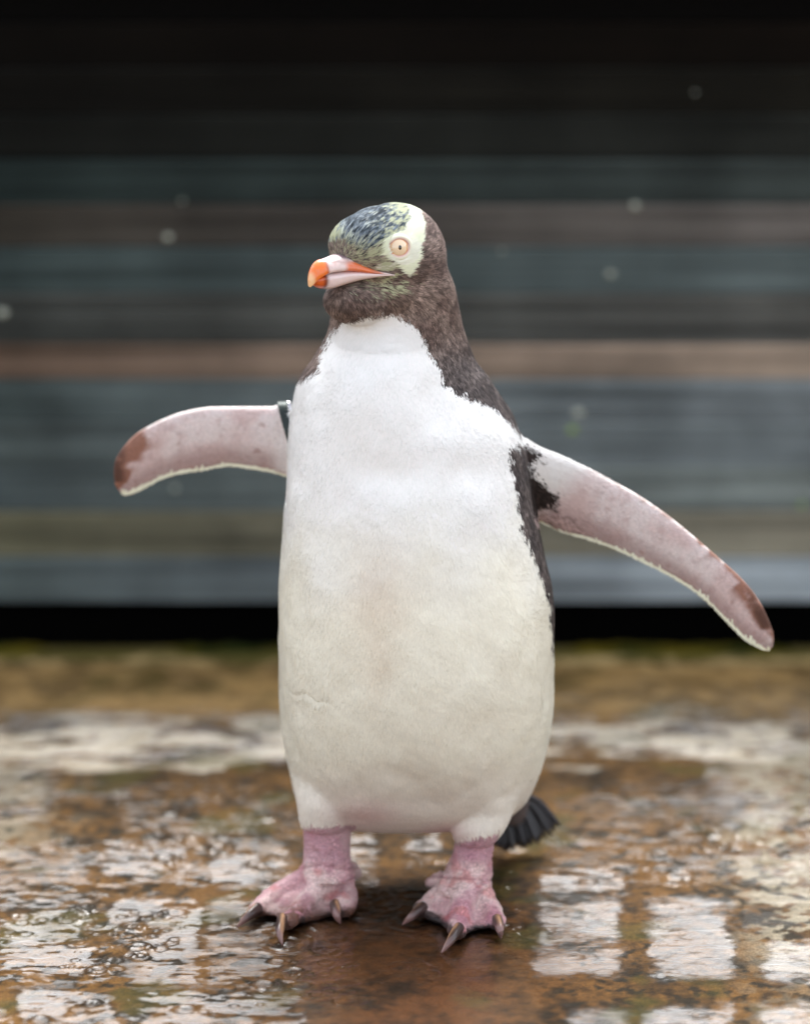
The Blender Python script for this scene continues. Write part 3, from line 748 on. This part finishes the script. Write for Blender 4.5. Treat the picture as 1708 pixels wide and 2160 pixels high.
def foot_pattern(Pn, N):
    n = len(Pn); u, v = proj(Pn)
    big = fbm(Pn, 40, 120, 4); fine = fbm(Pn, 170, 121, 3)
    c = lerp(np.tile(srgb(216, 168, 173), (n, 1)), srgb(234, 204, 199), sstep(0.35, 0.65, big))
    c = lerp(c, srgb(172, 106, 126), sstep(0.5, 0.72, fbm(Pn, 55, 125, 3)) * 0.6)
    c = lerp(c, srgb(204, 112, 108), sstep(0.6, 0.72, fbm(Pn, 65, 126, 3)) * 0.5)
    c = lerp(c, srgb(198, 150, 165), (1 - sstep(1800, 1840, v)) * 0.55)
    c = lerp(c, srgb(150, 100, 100), sstep(0.62, 0.8, fine) * 0.5)
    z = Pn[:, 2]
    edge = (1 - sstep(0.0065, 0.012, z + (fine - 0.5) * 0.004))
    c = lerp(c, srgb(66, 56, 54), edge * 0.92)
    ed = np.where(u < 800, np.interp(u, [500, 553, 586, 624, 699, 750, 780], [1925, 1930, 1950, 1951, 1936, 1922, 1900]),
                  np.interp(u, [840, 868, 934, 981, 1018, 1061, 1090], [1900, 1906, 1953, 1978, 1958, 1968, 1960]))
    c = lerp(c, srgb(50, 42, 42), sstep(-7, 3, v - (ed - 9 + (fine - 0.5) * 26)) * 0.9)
    c = lerp(c, srgb(150, 84, 92), np.exp(-((v - (1829 + 4 * np.sin(u / 16))) / 3) ** 2) * (u < 780) * 0.5 + np.exp(-((v - (1853 + 0.06 * (u - 980))) / 3) ** 2) * (u > 880) * 0.5)
    # muddy brown on the front of the left foot and the toe ends
    mud = np.exp(-(((u - 630) / 55) ** 2 + ((v - 1935) / 30) ** 2)) * 0.9 + 0.7 * np.exp(-(((u - 745) / 22) ** 2 + ((v - 1925) / 18) ** 2)) + 0.6 * np.exp(-(((u - 548) / 22) ** 2 + ((v - 1925) / 16) ** 2)) \
        + 0.7 * np.exp(-(((u - 950) / 24) ** 2 + ((v - 1975) / 16) ** 2)) + 0.4 * np.exp(-(((u - 882) / 14) ** 2 + ((v - 1925) / 14) ** 2))
    c = lerp(c, srgb(112, 74, 60), np.clip(mud * 1.3, 0, 1) * sstep(0.25, 0.5, fine * 0.6 + big * 0.4))
    return c
legline = np.where(u < 850, 1737 + (fbm(BV, 200, 400, 2) - 0.5) * 7, 1769 + (fbm(BV, 200, 400, 2) - 0.5) * 7 + np.clip((960 - u) * 0.2, -20, 20))
shank = (v > legline) & (((u > 480) & (u < 775)) | ((u > 830) & (u < 1095)))
shank &= BV[:, 1] < 0.02
shank &= (v > 1795) | ((u > 625) & (u < 752)) | ((u > 935) & (u < 1054))
flip = (u < 606) & (v < 1060)
flip |= inpoly(u, v, [(1108, 924), (1160, 900), (1400, 1020), (1720, 1250), (1720, 1420), (1580, 1400), (1200, 1160), (1126, 1097), (1114, 1000)])
isf = flip & (BV[:, 1] > -0.04)
bc = pattern(BV, BN)
bc[isf] = skin_pattern(BV, BN)[isf]
bc[shank] = foot_pattern(BV, BN)[shank]
setcol(me, bc)
me.materials.append(attr_mat('plumage_under', 0.85, 0.15, bump=0.5, bscale=900, var=0.06))
me.materials.append(add_scales(attr_mat('flipper_skin', 0.62, 0.3, sss=0.12, bump=0.6, bscale=700, var=0.08), 300, 0.5, (0.7, 1, 1.3), 0.88))
me.materials.append(add_scales(attr_mat('wet_foot_skin', 0.34, 0.5, sss=0.15, bump=0.9, bscale=420, var=0.1), 330, 0.8, (1, 1, 1), 0.72))
nf = len(me.polygons)
PV = np.empty(nf * 4, np.int32)
LT = np.empty(nf, np.int32); me.polygons.foreach_get('loop_total', LT)
LV = np.empty(len(me.loops), np.int32); me.loops.foreach_get('vertex_index', LV)
LS = np.empty(nf, np.int32); me.polygons.foreach_get('loop_start', LS)
f0 = LV[LS]
mi = np.where(shank[f0], 2, np.where(isf[f0], 1, 0)).astype(np.int32)
me.polygons.foreach_set('material_index', mi)
me.polygons.foreach_set('use_smooth', np.ones(nf, bool)); me.update()
me.name = 'body'
body = bpy.data.objects.new('body', me)
peng = empty('penguin', (0, 0, 0))
tag(peng, 'white and slate penguin with pink feet standing on wet concrete, both flippers spread', 'penguin')
link(body, peng)
print('BODY verts', nv)

# ---- single feathers
quad = LT == 4
QI = np.stack([LV[LS[quad] + k] for k in range(4)], 1)
qmi = mi[quad]
qc = BV[QI].mean(1); qn = BN[QI].mean(1); qn /= np.linalg.norm(qn, axis=1)[:, None] + 1e-12
qa = np.linalg.norm(np.cross(BV[QI[:, 2]] - BV[QI[:, 0]], BV[QI[:, 3]] - BV[QI[:, 1]]), axis=1) / 2
qu, qv = proj(qc)
facing = (qn @ (-Fv)) > -0.35
headq = np.linalg.norm(qc - HC, axis=1) < 0.085
wq = qa * (qmi == 0) * np.where(facing, 1.0, 0.18) * np.where(headq, 2.4, 1.0)
def feathers(N, wq, name, length, width, lift, seed, patf=None):
    r = np.random.default_rng(seed)
    k = r.choice(len(wq), N, p=wq / wq.sum())
    a, b_ = r.random(N)[:, None], r.random(N)[:, None]
    Q = BV[QI[k]]; p = (Q[:, 0] * (1 - a) + Q[:, 1] * a) * (1 - b_) + (Q[:, 3] * (1 - a) + Q[:, 2] * a) * b_
    NQ = BN[QI[k]]; n = (NQ[:, 0] * (1 - a) + NQ[:, 1] * a) * (1 - b_) + (NQ[:, 3] * (1 - a) + NQ[:, 2] * a) * b_
    n /= np.linalg.norm(n, axis=1)[:, None]
    bill = H(0.075, 0, 0.0)
    dirh = p - bill; dirh /= np.linalg.norm(dirh, axis=1)[:, None]
    dirh[:, 2] += 0.25 * (p[:, 2] > HC[2] + 0.01)
    dirb = np.tile([0.0, 0.12, -1.0], (N, 1))
    uu, vv = proj(p)
    dirb[:, 0] += 0.35 * sstep(850, 1100, uu) * sstep(1100, 1400, vv)
    if patf is not None: dirb = np.tile([0.8, 0.0, -0.6], (N, 1)) * np.where(uu > 850, 1, -1)[:, None] * np.array([1, 1, 1.0])
    t = np.clip((vv - 600) / 110, 0, 1)[:, None]
    d = dirh * (1 - t) + dirb * t
    d += r.normal(0, 1, (N, 3)) * np.where(t < 0.5, 0.07, 0.16)
    d -= n * np.sum(d * n, axis=1)[:, None]; d /= np.linalg.norm(d, axis=1)[:, None] + 1e-9
    s = np.cross(n, d)
    ishd = np.linalg.norm(p - HC, axis=1) < 0.08
    L = length * (0.7 + 0.6 * r.random(N)) * np.where(ishd, 1.0, 1.15); W = width * (0.7 + 0.6 * r.random(N))
    lf = lift * (0.3 + 1.2 * r.random(N))
    per = r.random((N, 3))
    col = pattern(p, n, per) if patf is None else patf(p + np.stack([(per[:, 0] - 0.5) * 0.008, per[:, 0] * 0, (per[:, 1] - 0.5) * 0.008], 1), n)
    col *= (1 + (per[:, 1:2] ** 1.5 - 0.4) * np.where(col.mean(1, keepdims=True) > 0.4, 0.10, 1.1))
    spk = vnoise(p, 420, 801) * 0.6 + vnoise(p, 900, 802) * 0.4
    darkw = 1 - sstep(0.25, 0.45, col.mean(1))
    col = col * (1 + darkw * (sstep(0.3, 0.75, spk) * 1.0 - 0.42))[:, None]
    v0 = p + n * 0.0001
    v1 = p + d * (L * 0.45)[:, None] + s * (W * 0.5)[:, None] + n * (lf * 0.6)[:, None]
    v2 = p + d * (L * 0.45)[:, None] - s * (W * 0.5)[:, None] + n * (lf * 0.6)[:, None]
    v3 = p + d * L[:, None] + n * lf[:, None]
    V = np.stack([v0, v2, v3, v1], 1).reshape(-1, 3)
    F = np.arange(N * 4).reshape(-1, 4)
    cc = np.repeat(np.clip(col, 0, 0.95), 4, axis=0)
    m_ = fastmesh(name, V, F, cc)
    nn = np.repeat(n + d * 0.12, 4, axis=0); nn /= np.linalg.norm(nn, axis=1)[:, None]
    m_.normals_split_custom_set_from_vertices(nn.astype(np.float32))
    return m_
# ---- eyes
bvh = BVHTree.FromPolygons([tuple(x) for x in BV], [tuple(int(i) for i in q) for q in QI[headq]])
hit = bvh.ray_cast(Vector(Cv), Vector(ray(842, 522)).normalized())
pe = np.array(hit[0]); ne = hs_ + 0.42 * hf + np.array([0, 0, 0.10]); ne /= np.linalg.norm(ne)
def socket(pe, ne):
    d = BV - pe; hh = d @ ne; r = np.linalg.norm(d - hh[:, None] * ne, axis=1)
    m = (r < 0.016) & (np.abs(hh) < 0.02)
    lim = -0.0022 + 0.0035 * sstep(0.0095, 0.015, r)
    BV[m] -= (np.maximum(hh - lim, 0))[m, None] * ne
M_EYE, nt, b = mat('pale_iris')
a = nd(nt, 'ShaderNodeAttribute', attribute_name='Col'); nt.links.new(a.outputs['Color'], b.inputs['Base Color'])
b.inputs['Roughness'].default_value = 0.12; b.inputs['Specular IOR Level'].default_value = 0.6; b.inputs['Coat Weight'].default_value = 1.0; b.inputs['Coat Roughness'].default_value = 0.02
M_PUPIL = flat_mat('black_pupil', (0.004, 0.004, 0.004), 0.1, 0.6, coat=1.0)
M_LID = attr_mat('eyelid_skin', 0.6, 0.3)
def make_eye(pe, ne):
    ne = ne / np.linalg.norm(ne)
    ux = np.cross(ne, [0, 0, 1.0]); ux /= np.linalg.norm(ux)
    if ux[0] < 0: ux = -ux
    uz = np.cross(ux, ne); uz = uz if uz[2] > 0 else -uz
    R0 = 0.0125; cen = pe - ne * (R0 - 0.0020)
    # eyeball
    V, C2 = [], []; n, m = 40, 48
    for i in range(n + 1):
        ph = math.pi * i / n
        for j in range(m):
            a = 2 * math.pi * j / m
            V.append(cen + ne * R0 * math.cos(ph) + ux * R0 * math.sin(ph) * math.cos(a) + uz * R0 * math.sin(ph) * math.sin(a))
            rr = math.sin(ph) * R0; rn = 0.03 * math.sin(a * 23) + 0.03 * math.sin(a * 41 + 1)
            k = min(1, max(0, (rr - 0.0066) / 0.0016 + rn))
            C2.append(srgb(238, 214, 180) * (1 - k) + srgb(226, 160, 100) * k)
    F = [(i * m + j, i * m + (j + 1) % m, (i + 1) * m + (j + 1) % m, (i + 1) * m + j) for i in range(n) for j in range(m)]
    m_ = pymesh('eye', V, F); setcol(m_, np.array(C2)); m_.materials.append(M_EYE)
    eye = link(bpy.data.objects.new('eye', m_), peng)
    # pupil: a low oval cap
    V = [cen + ne * (R0 + 0.0004)]; k = 20
    for rad, hh in ((0.6, 0.0003), (1.0, -0.0002)):
        for j in range(k):
            a = 2 * math.pi * j / k; dx, dz = 0.0018 * rad * math.cos(a), 0.0026 * rad * math.sin(a)
            dist = math.sqrt(max(R0 ** 2 - dx * dx - dz * dz, 0)) + hh
            V.append(cen + ne * dist + ux * dx + uz * dz)
    F = [(0, 1 + j, 1 + (j + 1) % k) for j in range(k)] + [(1 + j, 1 + k + j, 1 + k + (j + 1) % k, 1 + (j + 1) % k) for j in range(k)]
    m_ = pymesh('pupil', V, F); m_.materials.append(M_PUPIL); link(bpy.data.objects.new('pupil', m_), eye)
    # almond lid
    R = []; k = 56
    for j in range(k + 1):
        a = 2 * math.pi * j / k
        ex = 0.0098 * math.cos(a); ez = 0.0075 * math.sin(a) * (1 - 0.25 * max(0, -math.cos(a)) ** 2) - (0.0012 if math.cos(a) < 0 else 0) * math.cos(a) ** 4
        if math.cos(a) < -0.6: ex *= 1 + 0.22 * ((-math.cos(a) - 0.6) / 0.4) ** 2
        dist = math.sqrt(max(R0 ** 2 - ex * ex - ez * ez, (0.35 * R0) ** 2))
        c0 = cen + ux * ex + uz * ez + ne * max(dist + 0.0004, R0 - 0.0042)
        out = (ux * math.cos(a) + uz * math.sin(a))
        x = np.linspace(0, 2 * math.pi, 12, endpoint=False)
        R.append(c0 + out * 0.0022 + np.outer(np.cos(x) * 0.0027, out) + np.outer(np.sin(x) * 0.0012, ne) - ne * 0.0006 - np.outer((np.cos(x) > 0) * np.cos(x) * 0.0012, ne))
    V, F = loft(R, False); V = np.array(V); m_ = pymesh('eyelid', V, F)
    cc_ = np.tile(srgb(232, 232, 212), (len(V), 1)).reshape(k + 1, 12, 3); cc_[:, 5:8] = srgb(206, 160, 150); cc_[:, [4, 8]] = srgb(224, 200, 190)
    setcol(m_, cc_.reshape(-1, 3)); m_.materials.append(M_LID); link(bpy.data.objects.new('eyelid', m_), eye)
make_eye(pe, ne)
dl = pe - HC
socket(pe, ne)
mp_ = HC + hf * (dl @ hf) - hs_ * (dl @ hs_) + hz * dl[2]
nm = hf * (ne @ hf) - hs_ * (ne @ hs_) + hz * ne[2]
make_eye(mp_, nm)
socket(mp_, nm)
BN = dnormals(BV)

M_FEA = attr_mat('feathers', 0.75, 0.2, sheen=0.0)
eyeP = [pe, mp_]
de = np.minimum(np.linalg.norm(qc - pe, axis=1), np.linalg.norm(qc - mp_, axis=1))
wq = wq * (de > 0.0112)
wb = wq * (~headq) ; wh = wq * headq
m_ = feathers(230000, wb, 'plumage', 0.0056, 0.0011, 0.00030, 1); m_.materials.append(M_FEA)
o = link(bpy.data.objects.new('plumage', m_), peng); o['kind'] = 'stuff'
m_ = feathers(100000, wh, 'head_plumage', 0.0066, 0.00062, 0.0006, 2); m_.materials.append(M_FEA)
o = link(bpy.data.objects.new('head_plumage', m_), peng); o['kind'] = 'stuff'

wr = qa * (qmi == 1) * facing * (qu > 1050) * (1 - sstep(1200, 1300, qu + (qv - 1000) * 0.6))
m_ = feathers(14000, wr, 'flipper_root_plumage', 0.0062, 0.0010, 0.0006, 11, skin_pattern); m_.materials.append(M_FEA)
o = link(bpy.data.objects.new('flipper_root_plumage', m_), peng); o['kind'] = 'stuff'
# ---- fringe of stiff feathers along the trailing edge of each flipper
def fringe(st, y_off, seed):
    r = np.random.default_rng(seed)
    L = catmull([(a[0], a[1], b_[0], b_[1], y, t) for a, b_, y, t in st[1:]], 26)
    V, F = [], []
    pts = [P(q[2], q[3], q[4] + 0.004) for q in L]; lead = [P(q[0], q[1], q[4]) for q in L]
    for i in range(1, len(pts) - 3):
        for rep in range(3):
            f = r.random(); p = pts[i] * (1 - f) + pts[i + 1] * f; q = lead[i]
            t = pts[i + 1] - pts[i - 1]; t /= np.linalg.norm(t); d = p - q; d /= np.linalg.norm(d)
            d = d * 0.85 + t * 0.45 + r.normal(0, 0.05, 3); d /= np.linalg.norm(d)
            l = 0.0030 * (0.6 + 0.7 * r.random()) * min(1, (len(pts) - i) / 75); wdt = 0.0010
            y0 = r.normal(0, 0.0008)
            b0 = p - d * 0.006 + np.array([0, y0, 0]); k = len(V)
            V += [b0 - t * wdt, b0 + t * wdt, b0 + d * (l + 0.006) * 0.8 + t * wdt * 0.9, b0 + d * (l + 0.006), b0 + d * (l + 0.006) * 0.8 - t * wdt * 0.9]
            F.append((k, k + 1, k + 2, k + 3, k + 4))
    return V, F
M_FRINGE = flat_mat('white_fringe_feathers', srgb(236, 236, 214), 0.7, 0.2)
for st, sd in ((FR, 5), (FL, 6)):
    V, F = fringe(st, 0, sd); m_ = pymesh('feather_fringe', V, F, False); m_.materials.append(M_FRINGE)
    link(bpy.data.objects.new('feather_fringe', m_), peng)['kind'] = 'stuff'

# ---- bill, in head measures: s forward, t sideways, z up
SA, SB = [0.010, 0.036, 0.0995], [0.0285, 0.049, 0.0970]
def bill_part(name, tab, colf, flat_bottom):
    R = []
    T = catmull(tab, 6)      # s, zc, half width, half height up, half height down
    T = np.array([[float(np.interp(q[0], SA, SB)), q[1] + (0.0021 if name == 'lower_bill' else 0), q[2], q[3] * 0.88, q[4] * 0.86] for q in T])
    x = np.linspace(0, 2 * math.pi, 28, endpoint=False)
    for (s, zc, hw, hu, hl) in T:
        c, sn = np.cos(x), np.sin(x)
        zz = zc + np.where(sn > 0, hu * np.abs(sn) ** (0.9), -hl * np.abs(sn) ** 0.7)
        R.append(np.array([H(s, hw * ci * (1 - 0.15 * max(si, 0)), z) for ci, si, z in zip(c, sn, zz)]))
    V, F = loft(R); V = np.array(V)
    m_ = pymesh(name, V, F)
    d = V - HC
    sd_ = np.interp(d @ hf, SB, SA)
    setcol(m_, colf(sd_, d @ hs_, d[:, 2], V)); m_.materials.append(M_BILL)
    o = bpy.data.objects.new(name, m_); link(o, peng)
    sb = o.modifiers.new('s', 'SUBSURF'); sb.levels = 1; sb.render_levels = 1
    return o
M_BILL = attr_mat('horny_bill', 0.28, 0.55, sss=0.1, bump=0.15, bscale=300, var=0.04, coat=0.4)
def col_up(s, t, z, V):
    n = len(s); nz = fbm(V, 120, 500, 3)
    s = s + (nz - 0.5) * 0.004
    c = np.tile(srgb(222, 200, 196), (n, 1))
    c = lerp(c, srgb(110, 92, 100), (1 - sstep(0.056, 0.064, s)) * sstep(0.006, 0.009, z))            # grey violet culmen base
    side = sstep(0.019, 0.026, s) * (1 - sstep(0.052, 0.060, s)) * (1 - sstep(0.0035, 0.006, z))
    c = lerp(c, srgb(226, 112, 52), side * 0.95)
    c = lerp(c, srgb(176, 110, 92), side * (1 - sstep(0.024, 0.036, s)) * 0.6)
    c = lerp(c, srgb(236, 118, 36), sstep(0.079, 0.082, s))
    c = lerp(c, srgb(150, 60, 30), np.exp(-((s - 0.081) / 0.0018) ** 2) * 0.7)
    c = lerp(c, srgb(150, 96, 84), np.exp(-((z - 0.0052 - (s - 0.05) * 0.04) / 0.0006) ** 2) * (s < 0.074) * 0.6)
    c = lerp(c, srgb(60, 46, 48), np.exp(-((s - 0.062) / 0.004) ** 2 - ((z - 0.0058) / 0.0009) ** 2) * 0.9)
    c = lerp(c, srgb(190, 150, 140), sstep(0.6, 0.75, fbm(V, 500, 505, 2)) * 0.35)
    c = lerp(c, srgb(240, 190, 140), sstep(0.094, 0.099, s) * (1 - sstep(-0.004, 0.0, z)))
    return c
def col_lo(s, t, z, V):
    n = len(s); nz = fbm(V, 120, 510, 3); s = s + (nz - 0.5) * 0.003
    c = np.tile(srgb(228, 208, 206), (n, 1))
    c = lerp(c, srgb(206, 160, 164), (1 - sstep(-0.022, -0.018, z)) * 0.5)
    c = lerp(c, srgb(206, 92, 30), sstep(0.080, 0.083, s))
    c = lerp(c, srgb(96, 28, 16), np.exp(-((s - 0.0825) / 0.003) ** 2) * 0.85)
    return c
bill_part('upper_bill', [(0.0120, -0.0070, 0.0400, 0.0014, 0.0010), (0.020, -0.0060, 0.0338, 0.0036, 0.002), (0.030, -0.0045, 0.0280, 0.0070, 0.003), (0.040, -0.002, 0.0212, 0.0098, 0.0042), (0.048, -0.001, 0.0172, 0.0125, 0.0042), (0.056, -0.0005, 0.0150, 0.0135, 0.0042), (0.066, -0.0005, 0.0124, 0.0118, 0.0042), (0.076, -0.001, 0.0105, 0.0110, 0.0045),
                         (0.085, -0.0025, 0.0090, 0.0118, 0.0055), (0.092, -0.005, 0.0070, 0.0108, 0.0065), (0.097, -0.0085, 0.0047, 0.0085, 0.0065), (0.0995, -0.013, 0.0022, 0.005, 0.003)], col_up, True)
bill_part('lower_bill', [(0.0100, -0.0095, 0.0410, 0.0014, 0.0015), (0.018, -0.0092, 0.0352, 0.002, 0.0035), (0.028, -0.0088, 0.0295, 0.003, 0.0062), (0.040, -0.0088, 0.0213, 0.0042, 0.0090), (0.055, -0.0090, 0.0150, 0.0045, 0.0122), (0.068, -0.0100, 0.0122, 0.0045, 0.0130), (0.078, -0.0105, 0.0100, 0.0045, 0.0120),
                         (0.086, -0.0112, 0.0076, 0.0042, 0.0095), (0.092, -0.012, 0.0046, 0.0035, 0.0055), (0.0945, -0.012, 0.0020, 0.002, 0.002)], col_lo, False)
# nostril ridge
# ---- claws
M_CLAW = attr_mat('horn_claw', 0.35, 0.5, coat=0.3)
def claw(p0, p1, tip, r=0.0048):
    path = catmull([p0, p1, tip], 6); n = len(path)
    rad = [r * (1 - (i / (n - 1)) ** 1.6) + 0.0005 for i in range(n)]
    V, F = loft(tube_rings(path, rad, 14, 1.15)); V = np.array(V)
    t = np.clip(np.linalg.norm(V - p0, axis=1) / np.linalg.norm(tip - p0), 0, 1)
    nz = fbm(V, 300, 600, 2)
    side = np.exp(-((V[:, 0] - np.interp(t, [0, 1], [p0[0], tip[0]])) / 0.0016) ** 2)
    c = lerp(np.tile(srgb(58, 42, 38), (len(V), 1)), srgb(198, 152, 112), side * (0.5 + nz))
    c = lerp(c, srgb(128, 96, 92), sstep(0.6, 1, t))
    m_ = pymesh('claw', V, F); setcol(m_, c); m_.materials.append(M_CLAW); link(bpy.data.objects.new('claw', m_), peng)
for (a, b_, c) in [((545, 1916), (522, 1934), (500, 1956)), ((596, 1938), (590, 1966), (596, 1994)), ((707, 1908), (710, 1930), (718, 1949)),
                   ((893, 1914), (870, 1932), (848, 1951)), ((968, 1958), (950, 1984), (930, 2011)), ((1048, 1940), (1054, 1962), (1056, 1981))]:
    claw(G(*a, 0.013), G(*b_, 0.0105), G(*c, 0.001))

# ---- tail
V, F, C2 = [], [], []
root = P(1065, 1690, 0.105)
tr_ = np.random.default_rng(9)
for i in range(26):
    t = i / 25; lay = i % 2
    tipu, tipv = np.interp(t, [0, 0.35, 0.7, 1], [1046, 1085, 1135, 1180]), np.interp(t, [0, 0.35, 0.7, 1], [1786, 1793, 1780, 1742])
    tip = G(tipu + tr_.normal(0, 3), tipv + tr_.normal(0, 3), 0.004 + 0.018 * t ** 3 + 0.004 * lay)
    b0 = root + np.array([(t - 0.5) * 0.03, 0.004 * lay, (0.3 - t) * -0.01])
    path = catmull([b0, b0 * 0.5 + tip * 0.5 + np.array([0, 0.004, 0.006]), tip], 4)
    dd = tip - b0; sd = np.cross(dd / np.linalg.norm(dd), Fv); sd /= np.linalg.norm(sd)
    wd = np.interp(np.linspace(0, 1, len(path)), [0, 0.3, 0.9, 1], [0.002, 0.0032, 0.0026, 0.0006])
    k = len(V); col = srgb(30, 28, 30) * tr_.uniform(0.6, 1.5)
    for q, pnt in enumerate(path):
        V += [pnt - sd * wd[q], pnt + np.array([0, -0.0012, 0.0006]), pnt + sd * wd[q]]; C2 += [col, col * 1.8, col]
    for q in range(len(path) - 1):
        a = k + q * 3; F += [(a, a + 1, a + 4, a + 3), (a + 1, a + 2, a + 5, a + 4)]
m_ = pymesh('tail', V, F); setcol(m_, np.array(C2)); m_.materials.append(attr_mat('wet_tail_feathers', 0.4, 0.5))
so = m_ ; o = link(bpy.data.objects.new('tail', m_), peng)
sm = o.modifiers.new('thick', 'SOLIDIFY'); sm.thickness = 0.0008
# rump joining the tail
V, F = loft(tube_rings(catmull([P(1020, 1600, 0.07), P(1050, 1660, 0.09), P(1075, 1705, 0.105), P(1090, 1730, 0.115)], 5), np.interp(np.linspace(0, 1, 16), [0, 0.5, 1], [0.04, 0.026, 0.008]), 20))
m_ = pymesh('rump', V, F); setcol(m_, lerp(np.tile(srgb(60, 52, 52), (len(V), 1)), srgb(110, 98, 94), fbm(np.array(V), 150, 3))); m_.materials.append(bpy.data.materials['plumage_under'])
link(bpy.data.objects.new('rump', m_), peng)

# ---- metal band round the flipper
M_BANDO = flat_mat('green_grey_band', srgb(38, 46, 44), 0.3, 0.6, 0.6)
M_BANDI = flat_mat('bright_steel', (0.6, 0.58, 0.6), 0.2, 0.5, 1.0)
def band(u0, tiltu, y, m_, name, hw, parent, v0=853, v1=1000, t=0.001, depth=0.014):
    top = P(u0, v0, y); bot = P(u0 + tiltu, v1, y); mid = (top + bot) / 2; ax = (top - bot) / 2
    sd = np.array([1.0, 0, 0]); R = []
    K = 56
    for j in range(K + 1):
        a = 2 * math.pi * j / K + math.pi / 2
        c, s = math.sin(a), math.cos(a)
        cen = mid + ax * c + np.array([0, 1, 0]) * s * depth 
        nrm = ax / np.linalg.norm(ax) * c * 1.0 + np.array([0, 1, 0]) * s; nrm /= np.linalg.norm(nrm)
        R.append(np.array([cen - sd * hw - nrm * t, cen + sd * hw - nrm * t, cen + sd * hw + nrm * t, cen - sd * hw + nrm * t]))
    V, F = loft(R, False); mm_ = pymesh(name, V, F, False); mm_.materials.append(m_)
    o = link(bpy.data.objects.new(name, mm_), parent)
    bv = o.modifiers.new('b', 'BEVEL'); bv.width = 0.0004; bv.segments = 2
    return o
bo = band(596, 46, 0.064, M_BANDO, 'flipper_band', 0.0046, peng, 849, 1005, 0.0014, 0.019)
band(609, 14, 0.052, M_BANDI, 'clasp', 0.0014, bo, 847, 890, 0.0009, 0.006)
